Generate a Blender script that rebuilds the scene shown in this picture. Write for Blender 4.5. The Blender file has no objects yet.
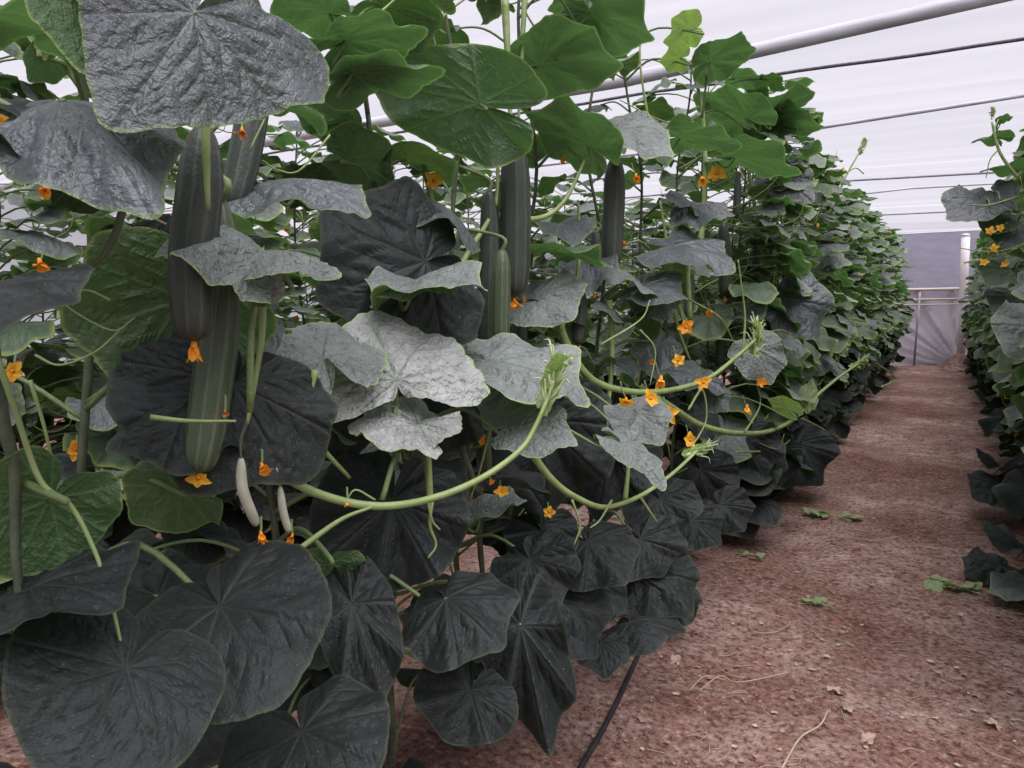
import bpy, math, random
import numpy as np
from mathutils import Vector, Matrix

SC = bpy.context.scene
COL = SC.collection
rad = math.radians

# ------------------------------------------------------------------ camera
CAM_Z, PITCH, YAW, F = 1.30, rad(7.0), rad(29.0), 773.0
cam = bpy.data.cameras.new('camera')
cam.sensor_width = 36.0
cam.lens = 36.0 * F / 1024.0
cam.clip_start = 0.02
camo = bpy.data.objects.new('camera', cam)
COL.objects.link(camo)
camo.location = (0, 0, CAM_Z)
camo.rotation_euler = (math.pi / 2 - PITCH, 0, YAW)
SC.camera = camo
CAM = Vector((0, 0, CAM_Z))

# ------------------------------------------------------------------ world, sun, exposure
w = bpy.data.worlds.new('overcast_sky')
SC.world = w
w.use_nodes = True
bg = w.node_tree.nodes['Background']
bg.inputs['Color'].default_value = (0.91, 0.93, 1.04, 1)
bg.inputs['Strength'].default_value = 0.50
sun = bpy.data.lights.new('hazy_sun', 'SUN')
sun.energy = 7.2
sun.angle = rad(65)
sun.color = (1.0, 0.97, 0.95)
suno = bpy.data.objects.new('hazy_sun', sun)
COL.objects.link(suno)
suno.rotation_euler = (rad(16), rad(20), 0)
SC.view_settings.view_transform = 'Standard'
SC.view_settings.look = 'None'
SC.view_settings.gamma = 1.0
SC.view_settings.use_curve_mapping = False
SC.view_settings.exposure = 0.12
SC.cycles.max_bounces = 8
SC.cycles.transparent_max_bounces = 12
SC.cycles.use_denoising = True

# ------------------------------------------------------------------ pixel helper: a viewing ray met with a plane of the place
R_ = Vector((math.cos(YAW), math.sin(YAW), 0))
FH = Vector((-math.sin(YAW), math.cos(YAW), 0))
FW = FH * math.cos(PITCH) + Vector((0, 0, -math.sin(PITCH)))
UP_ = FH * math.sin(PITCH) + Vector((0, 0, math.cos(PITCH)))


def ray(px, py):
    return (R_ * ((px - 512) / F) + UP_ * ((384 - py) / F) + FW).normalized()


def at_x(px, py, X):
    d = ray(px, py)
    return CAM + d * (X / d.x)


def at_y(px, py, Y):
    d = ray(px, py)
    return CAM + d * (Y / d.y)


def at_d(px, py, D):
    d = ray(px, py)
    return CAM + d * (D / d.dot(FW))


def at_z(px, py, Z):
    d = ray(px, py)
    return CAM + d * ((Z - CAM_Z) / d.z)


# ------------------------------------------------------------------ materials
def new_mat(name):
    m = bpy.data.materials.new(name)
    m.use_nodes = True
    nt = m.node_tree
    for n in list(nt.nodes):
        nt.nodes.remove(n)
    out = nt.nodes.new('ShaderNodeOutputMaterial')
    return m, nt, out


def N(nt, typ, **kw):
    n = nt.nodes.new(typ)
    for k, v in kw.items():
        if k in n.inputs:
            n.inputs[k].default_value = v
        else:
            setattr(n, k, v)
    return n


def mixc(nt, fac, a, b, blend='MIX'):
    n = nt.nodes.new('ShaderNodeMix')
    n.data_type = 'RGBA'
    n.blend_type = blend
    for idx, v in ((0, fac), (6, a), (7, b)):
        if hasattr(v, 'is_linked') or hasattr(v, 'links'):
            nt.links.new(v, n.inputs[idx])
        elif idx == 0:
            n.inputs[0].default_value = v
        else:
            n.inputs[idx].default_value = (*v, 1)
    return n.outputs[2]


def ramp(nt, src, p0, p1, c0=(0, 0, 0), c1=(1, 1, 1)):
    r = nt.nodes.new('ShaderNodeValToRGB')
    r.color_ramp.elements[0].position = p0
    r.color_ramp.elements[1].position = p1
    r.color_ramp.elements[0].color = (*c0, 1)
    r.color_ramp.elements[1].color = (*c1, 1)
    nt.links.new(src, r.inputs[0])
    return r.outputs[0]


def leaf_material(name, top, bottom, vein, trans, tcol, rough, bump, dust, edgecol, spec=0.5):
    m, nt, out = new_mat(name)
    L = nt.links.new
    lc = N(nt, 'ShaderNodeAttribute', attribute_name='lc')
    vn = N(nt, 'ShaderNodeAttribute', attribute_name='vein')
    ed = N(nt, 'ShaderNodeAttribute', attribute_name='edge')
    geo = N(nt, 'ShaderNodeNewGeometry')
    n1 = N(nt, 'ShaderNodeTexNoise', Scale=3.0, Detail=4.0)
    L(lc.outputs['Vector'], n1.inputs['Vector'])
    ctop = mixc(nt, ramp(nt, n1.outputs[0], 0.3, 0.7), [c * 0.8 for c in top], [c * 1.22 for c in top])
    ctop = mixc(nt, vn.outputs['Fac'], ctop, vein)
    n2 = N(nt, 'ShaderNodeTexNoise', Scale=38.0, Detail=2.0)
    L(lc.outputs['Vector'], n2.inputs['Vector'])
    ctop = mixc(nt, ramp(nt, n2.outputs[0], 0.70, 0.76, (0, 0, 0), (dust, dust, dust)), ctop, (0.42, 0.42, 0.40))
    cbot = mixc(nt, vn.outputs['Fac'], bottom, [min(1, c * 2.0) for c in bottom])
    col = mixc(nt, geo.outputs['Backfacing'], ctop, cbot)
    col = mixc(nt, ed.outputs['Fac'], col, edgecol)
    vo = N(nt, 'ShaderNodeTexNoise', Scale=15.0, Detail=3.0, Distortion=0.6)
    L(lc.outputs['Vector'], vo.inputs['Vector'])
    n3 = N(nt, 'ShaderNodeTexNoise', Scale=60.0, Detail=2.0)
    L(lc.outputs['Vector'], n3.inputs['Vector'])
    add = N(nt, 'ShaderNodeMath', operation='MULTIPLY_ADD')
    L(n3.outputs[0], add.inputs[0])
    add.inputs[1].default_value = 0.25
    L(vo.outputs[0], add.inputs[2])
    bp0 = N(nt, 'ShaderNodeBump', Strength=min(1.0, bump * 1.5), Distance=0.014)
    L(add.outputs[0], bp0.inputs['Height'])
    bp = N(nt, 'ShaderNodeBump', Strength=0.32, Distance=0.02, invert=True)
    L(vn.outputs['Fac'], bp.inputs['Height'])
    L(bp0.outputs[0], bp.inputs['Normal'])
    pr = N(nt, 'ShaderNodeBsdfPrincipled')
    L(col, pr.inputs['Base Color'])
    pr.inputs['Roughness'].default_value = rough
    pr.inputs['Specular IOR Level'].default_value = spec
    L(bp.outputs[0], pr.inputs['Normal'])
    tr = N(nt, 'ShaderNodeBsdfTranslucent')
    tc = mixc(nt, vn.outputs['Fac'], tcol, [c * 0.8 for c in tcol])
    tc = mixc(nt, ed.outputs['Fac'], tc, [min(1, c * 1.8) for c in tcol])
    L(tc, tr.inputs['Color'])
    mx = N(nt, 'ShaderNodeMixShader')
    mx.inputs[0].default_value = trans
    L(pr.outputs[0], mx.inputs[1])
    L(tr.outputs[0], mx.inputs[2])
    L(mx.outputs[0], out.inputs[0])
    return m


M = {}
EDGE = (0.20, 0.26, 0.07)
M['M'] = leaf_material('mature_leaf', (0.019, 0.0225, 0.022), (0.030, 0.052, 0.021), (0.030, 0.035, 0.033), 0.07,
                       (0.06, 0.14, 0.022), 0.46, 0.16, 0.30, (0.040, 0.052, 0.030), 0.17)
M['G'] = leaf_material('green_leaf_sheen', (0.072, 0.084, 0.090), (0.046, 0.095, 0.030), (0.100, 0.116, 0.116), 0.13,  # mid-toned leaf, top colour lightened bluish to stand in for sky highlights
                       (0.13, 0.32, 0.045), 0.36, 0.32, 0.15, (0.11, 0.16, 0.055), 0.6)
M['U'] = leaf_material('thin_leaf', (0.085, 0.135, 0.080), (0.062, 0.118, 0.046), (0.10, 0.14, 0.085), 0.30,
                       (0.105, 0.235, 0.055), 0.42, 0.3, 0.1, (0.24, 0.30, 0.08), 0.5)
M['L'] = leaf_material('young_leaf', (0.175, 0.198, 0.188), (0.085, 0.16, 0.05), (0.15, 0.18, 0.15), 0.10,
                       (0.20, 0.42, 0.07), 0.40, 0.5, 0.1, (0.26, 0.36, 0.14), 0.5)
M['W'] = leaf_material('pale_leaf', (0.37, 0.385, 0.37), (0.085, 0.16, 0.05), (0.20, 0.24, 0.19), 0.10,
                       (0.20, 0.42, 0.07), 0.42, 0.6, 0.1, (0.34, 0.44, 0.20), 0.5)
M['Y'] = leaf_material('bud_leaf', (0.38, 0.48, 0.24), (0.30, 0.46, 0.15), (0.46, 0.55, 0.30), 0.35,
                       (0.30, 0.50, 0.08), 0.5, 0.4, 0.0, (0.38, 0.48, 0.16))


def simple(name, c0, c1, rough=0.6, scale=20.0, bump=0.2, spec=0.4, stretch=None, trans=None, dist=0.01):
    m, nt, out = new_mat(name)
    L = nt.links.new
    tc = N(nt, 'ShaderNodeTexCoord')
    src = tc.outputs['Object']
    if stretch:
        mp = N(nt, 'ShaderNodeMapping')
        mp.inputs['Scale'].default_value = stretch
        L(src, mp.inputs[0])
        src = mp.outputs[0]
    n = N(nt, 'ShaderNodeTexNoise', Scale=scale, Detail=5.0)
    L(src, n.inputs['Vector'])
    col = mixc(nt, ramp(nt, n.outputs[0], 0.32, 0.68), c0, c1)
    pr = N(nt, 'ShaderNodeBsdfPrincipled')
    L(col, pr.inputs['Base Color'])
    pr.inputs['Roughness'].default_value = rough
    pr.inputs['Specular IOR Level'].default_value = spec
    bp = N(nt, 'ShaderNodeBump', Strength=bump, Distance=dist)
    L(n.outputs[0], bp.inputs['Height'])
    L(bp.outputs[0], pr.inputs['Normal'])
    if trans:
        tr = N(nt, 'ShaderNodeBsdfTranslucent')
        L(col, tr.inputs['Color'])
        mx = N(nt, 'ShaderNodeMixShader')
        mx.inputs[0].default_value = trans
        L(pr.outputs[0], mx.inputs[1])
        L(tr.outputs[0], mx.inputs[2])
        L(mx.outputs[0], out.inputs[0])
    else:
        L(pr.outputs[0], out.inputs[0])
    return m


M['stem'] = simple('green_vine', (0.17, 0.24, 0.075), (0.27, 0.34, 0.14), 0.5, 30, 0.25)
M['petiole'] = simple('green_petiole', (0.10, 0.15, 0.055), (0.15, 0.21, 0.08), 0.5, 30, 0.2)
M['oldstem'] = simple('old_stem', (0.035, 0.045, 0.028), (0.085, 0.10, 0.055), 0.7, 25, 0.5)
M['petal'] = simple('orange_petal', (0.88, 0.31, 0.02), (0.92, 0.42, 0.04), 0.55, 60, 0.2, trans=0.3)
M['petaly'] = simple('yellow_petal', (0.92, 0.46, 0.03), (0.95, 0.56, 0.06), 0.55, 60, 0.2, trans=0.3)
M['wither'] = simple('withered_petal', (0.55, 0.17, 0.04), (0.75, 0.33, 0.10), 0.7, 60, 0.3, trans=0.2)
M['pod'] = simple('young_fruit_skin', (0.26, 0.28, 0.20), (0.40, 0.41, 0.32), 0.5, 40, 0.2)
M['tip'] = simple('pale_growing_tip', (0.50, 0.60, 0.30), (0.62, 0.70, 0.42), 0.55, 60, 0.3, trans=0.2)
M['dry'] = simple('dry_straw', (0.34, 0.25, 0.17), (0.48, 0.38, 0.27), 0.8, 30, 0.3)
M['dryleaf'] = simple('dry_leaf', (0.30, 0.20, 0.14), (0.52, 0.40, 0.31), 0.8, 30, 0.4)
M['clod'] = simple('soil_crumb', (0.12, 0.06, 0.045), (0.42, 0.27, 0.21), 0.95, 14, 0.3)
M['tube'] = simple('black_tubing', (0.012, 0.012, 0.014), (0.03, 0.03, 0.032), 0.45, 12, 0.1)
M['pipe'] = simple('pale_pipe', (0.42, 0.40, 0.44), (0.62, 0.60, 0.66), 0.6, 6, 0.3, stretch=(0.4, 3, 3))
M['cable'] = simple('dark_cable', (0.05, 0.045, 0.055), (0.12, 0.11, 0.13), 0.6, 30, 0.3)
M['wire'] = simple('steel_wire', (0.22, 0.21, 0.25), (0.34, 0.33, 0.37), 0.5, 10, 0.1)
M['post'] = simple('white_post_paint', (0.62, 0.56, 0.56), (0.78, 0.72, 0.74), 0.6, 5, 0.2)
M['batten'] = simple('timber_batten', (0.50, 0.42, 0.36), (0.62, 0.54, 0.48), 0.8, 8, 0.3, stretch=(0.3, 4, 4))
M['twine'] = simple('twine', (0.40, 0.38, 0.34), (0.55, 0.53, 0.48), 0.9, 80, 0.5)
M['mulch'] = simple('white_film', (0.5, 0.49, 0.5), (0.66, 0.65, 0.67), 0.4, 8, 0.5)


def cucumber_material(name, a, b, stripe):
    m, nt, out = new_mat(name)
    L = nt.links.new
    at = N(nt, 'ShaderNodeAttribute', attribute_name='lc')
    sep = N(nt, 'ShaderNodeSeparateXYZ')
    L(at.outputs['Vector'], sep.inputs[0])
    mul = N(nt, 'ShaderNodeMath', operation='MULTIPLY')
    L(sep.outputs[0], mul.inputs[0])
    mul.inputs[1].default_value = 10.0
    nz = N(nt, 'ShaderNodeTexNoise', Scale=3.0, Detail=3.0)
    mp = N(nt, 'ShaderNodeMapping')
    mp.inputs['Scale'].default_value = (8, 1.2, 1)
    L(at.outputs['Vector'], mp.inputs[0])
    L(mp.outputs[0], nz.inputs['Vector'])
    sn = N(nt, 'ShaderNodeMath', operation='SINE')
    ad = N(nt, 'ShaderNodeMath', operation='MULTIPLY_ADD')
    L(nz.outputs[0], ad.inputs[0])
    ad.inputs[1].default_value = 3.0
    L(mul.outputs[0], ad.inputs[2])
    L(ad.outputs[0], sn.inputs[0])
    base = mixc(nt, ramp(nt, nz.outputs[0], 0.35, 0.65), a, b)
    col = mixc(nt, ramp(nt, sn.outputs[0], 0.55, 1.0, (0, 0, 0), (0.65, 0.65, 0.65)), base, stripe)
    n2 = N(nt, 'ShaderNodeTexNoise', Scale=40.0, Detail=2.0)
    tc = N(nt, 'ShaderNodeTexCoord')
    L(tc.outputs['Object'], n2.inputs['Vector'])
    n2.inputs['Scale'].default_value = 160
    bp = N(nt, 'ShaderNodeBump', Strength=0.22, Distance=0.004)
    L(n2.outputs[0], bp.inputs['Height'])
    pr = N(nt, 'ShaderNodeBsdfPrincipled')
    L(col, pr.inputs['Base Color'])
    pr.inputs['Roughness'].default_value = 0.42
    pr.inputs['Specular IOR Level'].default_value = 0.35
    L(bp.outputs[0], pr.inputs['Normal'])
    L(pr.outputs[0], out.inputs[0])
    return m


M['cuke'] = cucumber_material('dark_cucumber_skin', (0.030, 0.037, 0.029), (0.044, 0.053, 0.042), (0.075, 0.088, 0.070))
M['cukeg'] = cucumber_material('green_cucumber_skin', (0.046, 0.066, 0.034), (0.070, 0.094, 0.050), (0.13, 0.16, 0.10))


def ground_material():
    m, nt, out = new_mat('red_brown_soil')
    L = nt.links.new
    tc = N(nt, 'ShaderNodeTexCoord')
    o = tc.outputs['Object']
    n1 = N(nt, 'ShaderNodeTexNoise', Scale=0.9, Detail=6.0, Roughness=0.62)
    L(o, n1.inputs['Vector'])
    n2 = N(nt, 'ShaderNodeTexNoise', Scale=45.0, Detail=6.0, Roughness=0.7)
    L(o, n2.inputs['Vector'])
    n3 = N(nt, 'ShaderNodeTexNoise', Scale=9.0, Detail=6.0, Roughness=0.65)
    L(o, n3.inputs['Vector'])
    c = mixc(nt, ramp(nt, n1.outputs[0], 0.38, 0.64), (0.17, 0.086, 0.068), (0.60, 0.44, 0.38))
    c = mixc(nt, ramp(nt, n3.outputs[0], 0.40, 0.66), c, (0.27, 0.145, 0.115))
    c = mixc(nt, ramp(nt, n2.outputs[0], 0.38, 0.52, (0.85, 0.85, 0.85), (0, 0, 0)), c, (0.075, 0.036, 0.028))
    c = mixc(nt, ramp(nt, n2.outputs[0], 0.57, 0.68, (0, 0, 0), (0.75, 0.75, 0.75)), c, (0.58, 0.42, 0.34))
    pr = N(nt, 'ShaderNodeBsdfPrincipled', Roughness=0.95)
    pr.inputs['Specular IOR Level'].default_value = 0.1
    L(c, pr.inputs['Base Color'])
    bp = N(nt, 'ShaderNodeBump', Strength=0.9, Distance=0.02)
    L(n2.outputs[0], bp.inputs['Height'])
    bp2 = N(nt, 'ShaderNodeBump', Strength=0.6, Distance=0.05)
    L(n3.outputs[0], bp2.inputs['Height'])
    L(bp.outputs[0], bp2.inputs['Normal'])
    L(bp2.outputs[0], pr.inputs['Normal'])
    L(pr.outputs[0], out.inputs[0])
    return m


M['soil'] = ground_material()


def film_material(name, col0, col1, transp, transl, stretch, scale=3.0):
    m, nt, out = new_mat(name)
    L = nt.links.new
    tc = N(nt, 'ShaderNodeTexCoord')
    mp = N(nt, 'ShaderNodeMapping')
    mp.inputs['Scale'].default_value = stretch
    L(tc.outputs['Object'], mp.inputs[0])
    n = N(nt, 'ShaderNodeTexNoise', Scale=scale, Detail=5.0)
    L(mp.outputs[0], n.inputs['Vector'])
    col = mixc(nt, ramp(nt, n.outputs[0], 0.3, 0.7), col0, col1)
    df = N(nt, 'ShaderNodeBsdfDiffuse')
    L(col, df.inputs[0])
    tl = N(nt, 'ShaderNodeBsdfTranslucent')
    L(col, tl.inputs[0])
    tp = N(nt, 'ShaderNodeBsdfTransparent')
    L(col, tp.inputs[0])
    a = N(nt, 'ShaderNodeMixShader')
    a.inputs[0].default_value = transl
    L(df.outputs[0], a.inputs[1])
    L(tl.outputs[0], a.inputs[2])
    b = N(nt, 'ShaderNodeMixShader')
    b.inputs[0].default_value = transp
    L(a.outputs[0], b.inputs[1])
    L(tp.outputs[0], b.inputs[2])
    L(b.outputs[0], out.inputs[0])
    return m


M['roof'] = film_material('white_roof_film', (0.80, 0.78, 0.84), (0.88, 0.86, 0.91), 0.68, 0.75, (0.12, 1.3, 1.0))
M['sidefilm'] = film_material('pale_side_film', (0.66, 0.65, 0.68), (0.76, 0.75, 0.78), 0.25, 0.7, (1, 1, 1))
M['endfilm'] = film_material('grey_end_film', (0.56, 0.50, 0.54), (0.68, 0.61, 0.65), 0.08, 0.5, (1, 1, 1), 2.0)
M['net'] = film_material('purple_shade_net', (0.42, 0.38, 0.47), (0.49, 0.445, 0.54), 0.16, 0.65, (1, 1, 3), 4.0)


# ------------------------------------------------------------------ mesh assembly
class MB:
    def __init__(s):
        s.v, s.f, s.m, s.lc, s.ve, s.ed = [], [], [], [], [], []

    def add(s, v, f, mi=0, lc=None, ve=None, ed=None):
        o = len(s.v)
        s.v.extend(map(tuple, v))
        s.f.extend([tuple(i + o for i in q) for q in f])
        s.m.extend([mi] * len(f))
        n = len(v)
        s.lc.extend(map(tuple, lc) if lc is not None else [(0, 0, 0)] * n)
        s.ve.extend(ve if ve is not None else [0.0] * n)
        s.ed.extend(ed if ed is not None else [0.0] * n)

    def mesh(s, name, mats, smooth=True):
        me = bpy.data.meshes.new(name)
        me.from_pydata(s.v, [], s.f)
        for k in mats:
            me.materials.append(M[k])
        me.polygons.foreach_set('material_index', s.m)
        me.polygons.foreach_set('use_smooth', [smooth] * len(s.f))
        a = me.attributes.new('lc', 'FLOAT_VECTOR', 'POINT')
        a.data.foreach_set('vector', np.array(s.lc, dtype=np.float32).ravel())
        a = me.attributes.new('vein', 'FLOAT', 'POINT')
        a.data.foreach_set('value', np.array(s.ve, dtype=np.float32))
        a = me.attributes.new('edge', 'FLOAT', 'POINT')
        a.data.foreach_set('value', np.array(s.ed, dtype=np.float32))
        me.update()
        return me


def link(name, data, parent=None, mat=None):
    o = bpy.data.objects.new(name, data)
    COL.objects.link(o)
    if parent is not None:
        o.parent = parent
    if mat is not None:
        o.matrix_basis = mat
    return o


def tag(o, label=None, cat=None, group=None, kind=None):
    if label:
        o['label'] = label
    if cat:
        o['category'] = cat
    if group:
        o['group'] = group
    if kind:
        o['kind'] = kind
    return o


def smooth_path(pts, n=6):
    pts = [Vector(p) for p in pts]
    if len(pts) < 3:
        return [pts[0].lerp(pts[-1], i / n) for i in range(n + 1)]
    q = [pts[0] * 2 - pts[1]] + pts + [pts[-1] * 2 - pts[-2]]
    out = []
    for i in range(1, len(q) - 2):
        p0, p1, p2, p3 = q[i - 1:i + 3]
        for k in range(n):
            t = k / n
            out.append(0.5 * ((2 * p1) + (p2 - p0) * t + (2 * p0 - 5 * p1 + 4 * p2 - p3) * t * t + (3 * p1 - p0 - 3 * p2 + p3) * t ** 3))
    out.append(pts[-1])
    return out


def tube(pts, r, sides=8, ribs=0, ribamp=0.0, lc=False):
    """r: number or function of t in 0..1."""
    n = len(pts)
    rf = r if callable(r) else (lambda t: r)
    T = [(pts[min(i + 1, n - 1)] - pts[max(i - 1, 0)]).normalized() for i in range(n)]
    ref = Vector((0, 0, 1)) if abs(T[0].z) < 0.9 else Vector((1, 0, 0))
    u = T[0].cross(ref).normalized()
    v, f, l = [], [], []
    for i in range(n):
        u = (u - T[i] * u.dot(T[i])).normalized()
        w_ = T[i].cross(u)
        t = i / (n - 1)
        for k in range(sides):
            a = 2 * math.pi * k / sides
            rr = rf(t) * (1 + ribamp * math.cos(ribs * a) if ribs else 1)
            v.append(pts[i] + (u * math.cos(a) + w_ * math.sin(a)) * rr)
            l.append((math.cos(a) * 1.0, t * 3, math.sin(a)) if not lc else (a, t * 3, 0))
    for i in range(n - 1):
        for k in range(sides):
            k2 = (k + 1) % sides
            f.append((i * sides + k, i * sides + k2, (i + 1) * sides + k2, (i + 1) * sides + k))
    f.append(tuple(range(sides))[::-1])
    f.append(tuple((n - 1) * sides + k for k in range(sides)))
    return v, f, l


# ------------------------------------------------------------------ leaf blade
def outline(th, young, rng_ph):
    deg = np.abs(np.degrees(th))
    if young == 'round':
        xs = [0, 14, 30, 45, 65, 85, 105, 130, 150, 165, 174, 180]
        ys = [1.0, .92, .86, .87, .81, .78, .78, .73, .67, .55, .32, .06]
    elif young == 'wide':
        xs = [0, 12, 27, 46, 66, 84, 102, 128, 148, 164, 174, 180]
        ys = [1.0, .84, .72, .66, .68, .78, .98, 1.0, .50, .24, .14, .06]
    elif young == 'fan':
        xs = [0, 12, 27, 46, 66, 84, 102, 128, 148, 164, 174, 180]
        ys = [1.0, .90, .84, .95, .84, .88, .92, .50, .30, .20, .12, .06]
    elif young:
        xs = [0, 14, 30, 48, 62, 80, 98, 120, 142, 160, 172, 180]
        ys = [1.0, .86, .76, .84, .78, .68, .72, .60, .56, .46, .26, .07]
    else:
        xs = [0, 12, 27, 46, 66, 84, 102, 128, 148, 164, 174, 180]
        ys = [1.0, .86, .79, .85, .73, .68, .72, .60, .52, .42, .26, .06]
    xs, ys = np.array(xs, float), np.array(ys)
    r = np.interp(deg, xs, ys)
    # light smoothing of the piecewise outline
    k = np.array([1, 2, 3, 2, 1.0]); k /= k.sum()
    rr = np.concatenate([r[-3:-1], r, r[1:3]])
    r2 = np.convolve(rr, k, 'same')[2:-2]
    r = np.where(deg > 170, r, r2)
    r *= 1 + 0.035 * np.sin(3 * th + rng_ph) + 0.02 * np.sin(5 * th + 2 * rng_ph)
    return r


def blade(seed, na=96, nr=14, young=False, fold=0.2, droop=0.7, sdroop=0.15, wave=0.05, quilt=0.02, ws=1.0, teeth=0.018, cup=0.0, twist=0.0, vw=0.013, pleat=0.12):
    """Leaf blade, petiole joint at the origin, tip at +Y one unit away, upper side +Z."""
    rng = np.random.default_rng(seed)
    ph = rng.uniform(0, 6.28)
    th = np.linspace(-math.pi, math.pi, na + 1)
    r = outline(th, young, ph)
    nt = 30 if young is not True else 24
    tri = np.abs(((th * nt / (2 * math.pi)) % 1.0) - 0.35)
    r = r * (1 + teeth * (0.5 - tri) * 2 * rng.uniform(.6, 1.4))
    rho = np.linspace(0, 1, nr + 1) ** 0.85
    rho[0] = 0.03
    TH, RH = np.meshgrid(th, rho)
    RR = RH * r[None, :]
    x = RR * np.sin(TH) * ws
    y = RR * np.cos(TH)
    # veins
    segs = []
    for a in (0, 38, -38, 82, -82, 128, -128, 160, -160):
        A = rad(a + rng.uniform(-4, 4))
        ln = np.interp(A, th, r) * 0.97
        d = np.array([math.sin(A) * ws, math.cos(A)])
        segs.append((np.zeros(2), d * ln, 1.0))
        if abs(a) < 140:
            for q, s in ((.28, 1), (.36, -1), (.52, 1), (.6, -1), (.74, 1), (.8, -1)):
                B = A + s * rad(42)
                p = d * ln * q
                segs.append((p, p + np.array([math.sin(B) * ws, math.cos(B)]) * (0.42 * (1 - q) + 0.08), 0.55))
    P = np.stack([x, y], -1)
    best = np.full(x.shape, 9.0)
    vein = np.zeros(x.shape)
    for a, b, s in segs:
        ab = b - a
        t = np.clip(((P - a) @ ab) / (ab @ ab), 0, 1)
        d = np.linalg.norm(P - a - t[..., None] * ab, axis=-1)
        best = np.minimum(best, d + (0.012 if s < 1 else 0))
        wd = vw * (1.15 - 0.7 * t) * s
        vein = np.maximum(vein, s * np.exp(-(d / wd) ** 2))
    z = quilt * (1 - np.exp(-(best / 0.055) ** 2))
    z += quilt * 0.35 * np.sin(9 * x + 3 * y + ph) * np.sin(8 * y - 2 * x + 2 * ph) * RH
    z += fold * np.sqrt(x * x + 0.004)
    mv = np.radians(np.array([0, 42, -42, 85, -85, 130, -130, 172, -172.]))
    dang = np.min(np.abs(TH[..., None] - mv), axis=-1)
    z -= pleat * RR * (dang / 0.38) * rng.uniform(.6, 1.3)
    z += cup * (x * x + y * y)
    z -= sdroop * x * x
    z += wave * RH ** 3 * (np.sin(5 * TH + ph) + 0.6 * np.sin(9 * TH + 3 * ph))
    # bend along the midrib
    k = droop + 1e-4
    yy = np.sin(k * y) / k
    zz = -(1 - np.cos(k * y)) / k
    nz = np.cos(k * y)
    ny = np.sin(k * y)
    Y = yy + z * ny
    Z = zz + z * nz
    if twist:
        a = twist * Y
        X = x * np.cos(a) - Z * np.sin(a)
        Z = x * np.sin(a) + Z * np.cos(a)
    else:
        X = x
    # put the tip on +Y at distance 1
    tv = np.array([math.sin(k) / k, -(1 - math.cos(k)) / k])
    ln = np.linalg.norm(tv)
    c, s = tv / ln
    Y2 = (Y * c + Z * s) / ln
    Z2 = (-Y * s + Z * c) / ln
    X = X / ln
    V = np.stack([X, Y2, Z2], -1).reshape(-1, 3)
    lc = np.stack([x + seed * 1.7, y + seed * 0.9, np.zeros_like(x)], -1).reshape(-1, 3)
    ed = np.clip((RH - 0.965) / 0.03, 0, 1).ravel()
    W = na + 1
    F = []
    for i in range(nr):
        for j in range(na):
            F.append((i * W + j, i * W + j + 1, (i + 1) * W + j + 1, (i + 1) * W + j))
    F.append(tuple(range(na))[::-1])

    return V, F, lc, vein.ravel(), ed


def frame(t, hint):
    t = t.normalized()
    n = hint - t * hint.dot(t)
    if n.length < 1e-4:
        n = Vector((1, 0, 0)) - t * t.x
    n.normalize()
    x = t.cross(n)
    return Matrix((x, t, n)).transposed()


# =================================================================== THE PLACE
def roof_z(y):
    return 3.40 - 0.075 * y


WALL_Y = 15.2
# ---- ground
rng = np.random.default_rng(5)


def grid_mesh(name, xs, ys, zf, mat):
    mb = MB()
    X, Y = np.meshgrid(xs, ys)
    Z = zf(X, Y)
    nx = len(xs)
    mb.add(np.stack([X, Y, Z], -1).reshape(-1, 3), [(j * nx + i, j * nx + i + 1, (j + 1) * nx + i + 1, (j + 1) * nx + i) for j in range(len(ys) - 1) for i in range(nx - 1)])
    return mb.mesh(name, [mat])


def ground_z(X, Y):
    z = 0.010 * np.sin(X * 3.1 + 1) * np.sin(Y * 1.7) + 0.006 * np.sin(X * 9 + Y * 4) + 0.004 * np.sin(Y * 13 - X * 6)
    z += 0.05 * np.exp(-((X + 1.15) / 0.3) ** 2) + 0.05 * np.exp(-((X - 0.85) / 0.3) ** 2)
    return z - 0.02


floor = link('floor', grid_mesh('floor', np.linspace(-13, 5.5, 190), np.linspace(-3, WALL_Y + .3, 200), ground_z, 'soil'))
tag(floor, 'reddish brown soil path and beds under the vines', 'ground', kind='structure')


def roof_f(X, Y):
    return roof_z(Y) + 0.012 * np.sin(Y * 9 + 0.3 * X) + 0.005 * np.sin(Y * 23 + X * 0.9) + 0.05 * np.cos(Y * 2.4)


ceil = link('ceiling', grid_mesh('ceiling', np.linspace(-13, 5.5, 40), np.linspace(-3, WALL_Y + .25, 320), roof_f, 'roof'))
tag(ceil, 'white translucent plastic film roof', 'ceiling', kind='structure')


def wall_grid(name, a, b, z0, z1, nu, nv, df, mat):
    """upright sheet from a to b, pushed out along its normal by df(s, z)"""
    a, b = Vector((*a, 0)), Vector((*b, 0))
    d = (b - a)
    nrm = Vector((0, 0, 1)).cross(d).normalized()
    ln = d.length
    mb = MB()
    vs = []
    for j in range(nv + 1):
        for i in range(nu + 1):
            p = a + d * (i / nu)
            z = z0 + (z1 - z0) * j / nv
            p = p + nrm * df(ln * i / nu, z)
            vs.append((p.x, p.y, z))
    mb.add(vs, [(j * (nu + 1) + i, j * (nu + 1) + i + 1, (j + 1) * (nu + 1) + i + 1, (j + 1) * (nu + 1) + i) for j in range(nv) for i in range(nu)])
    return mb.mesh(name, [mat])


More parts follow.
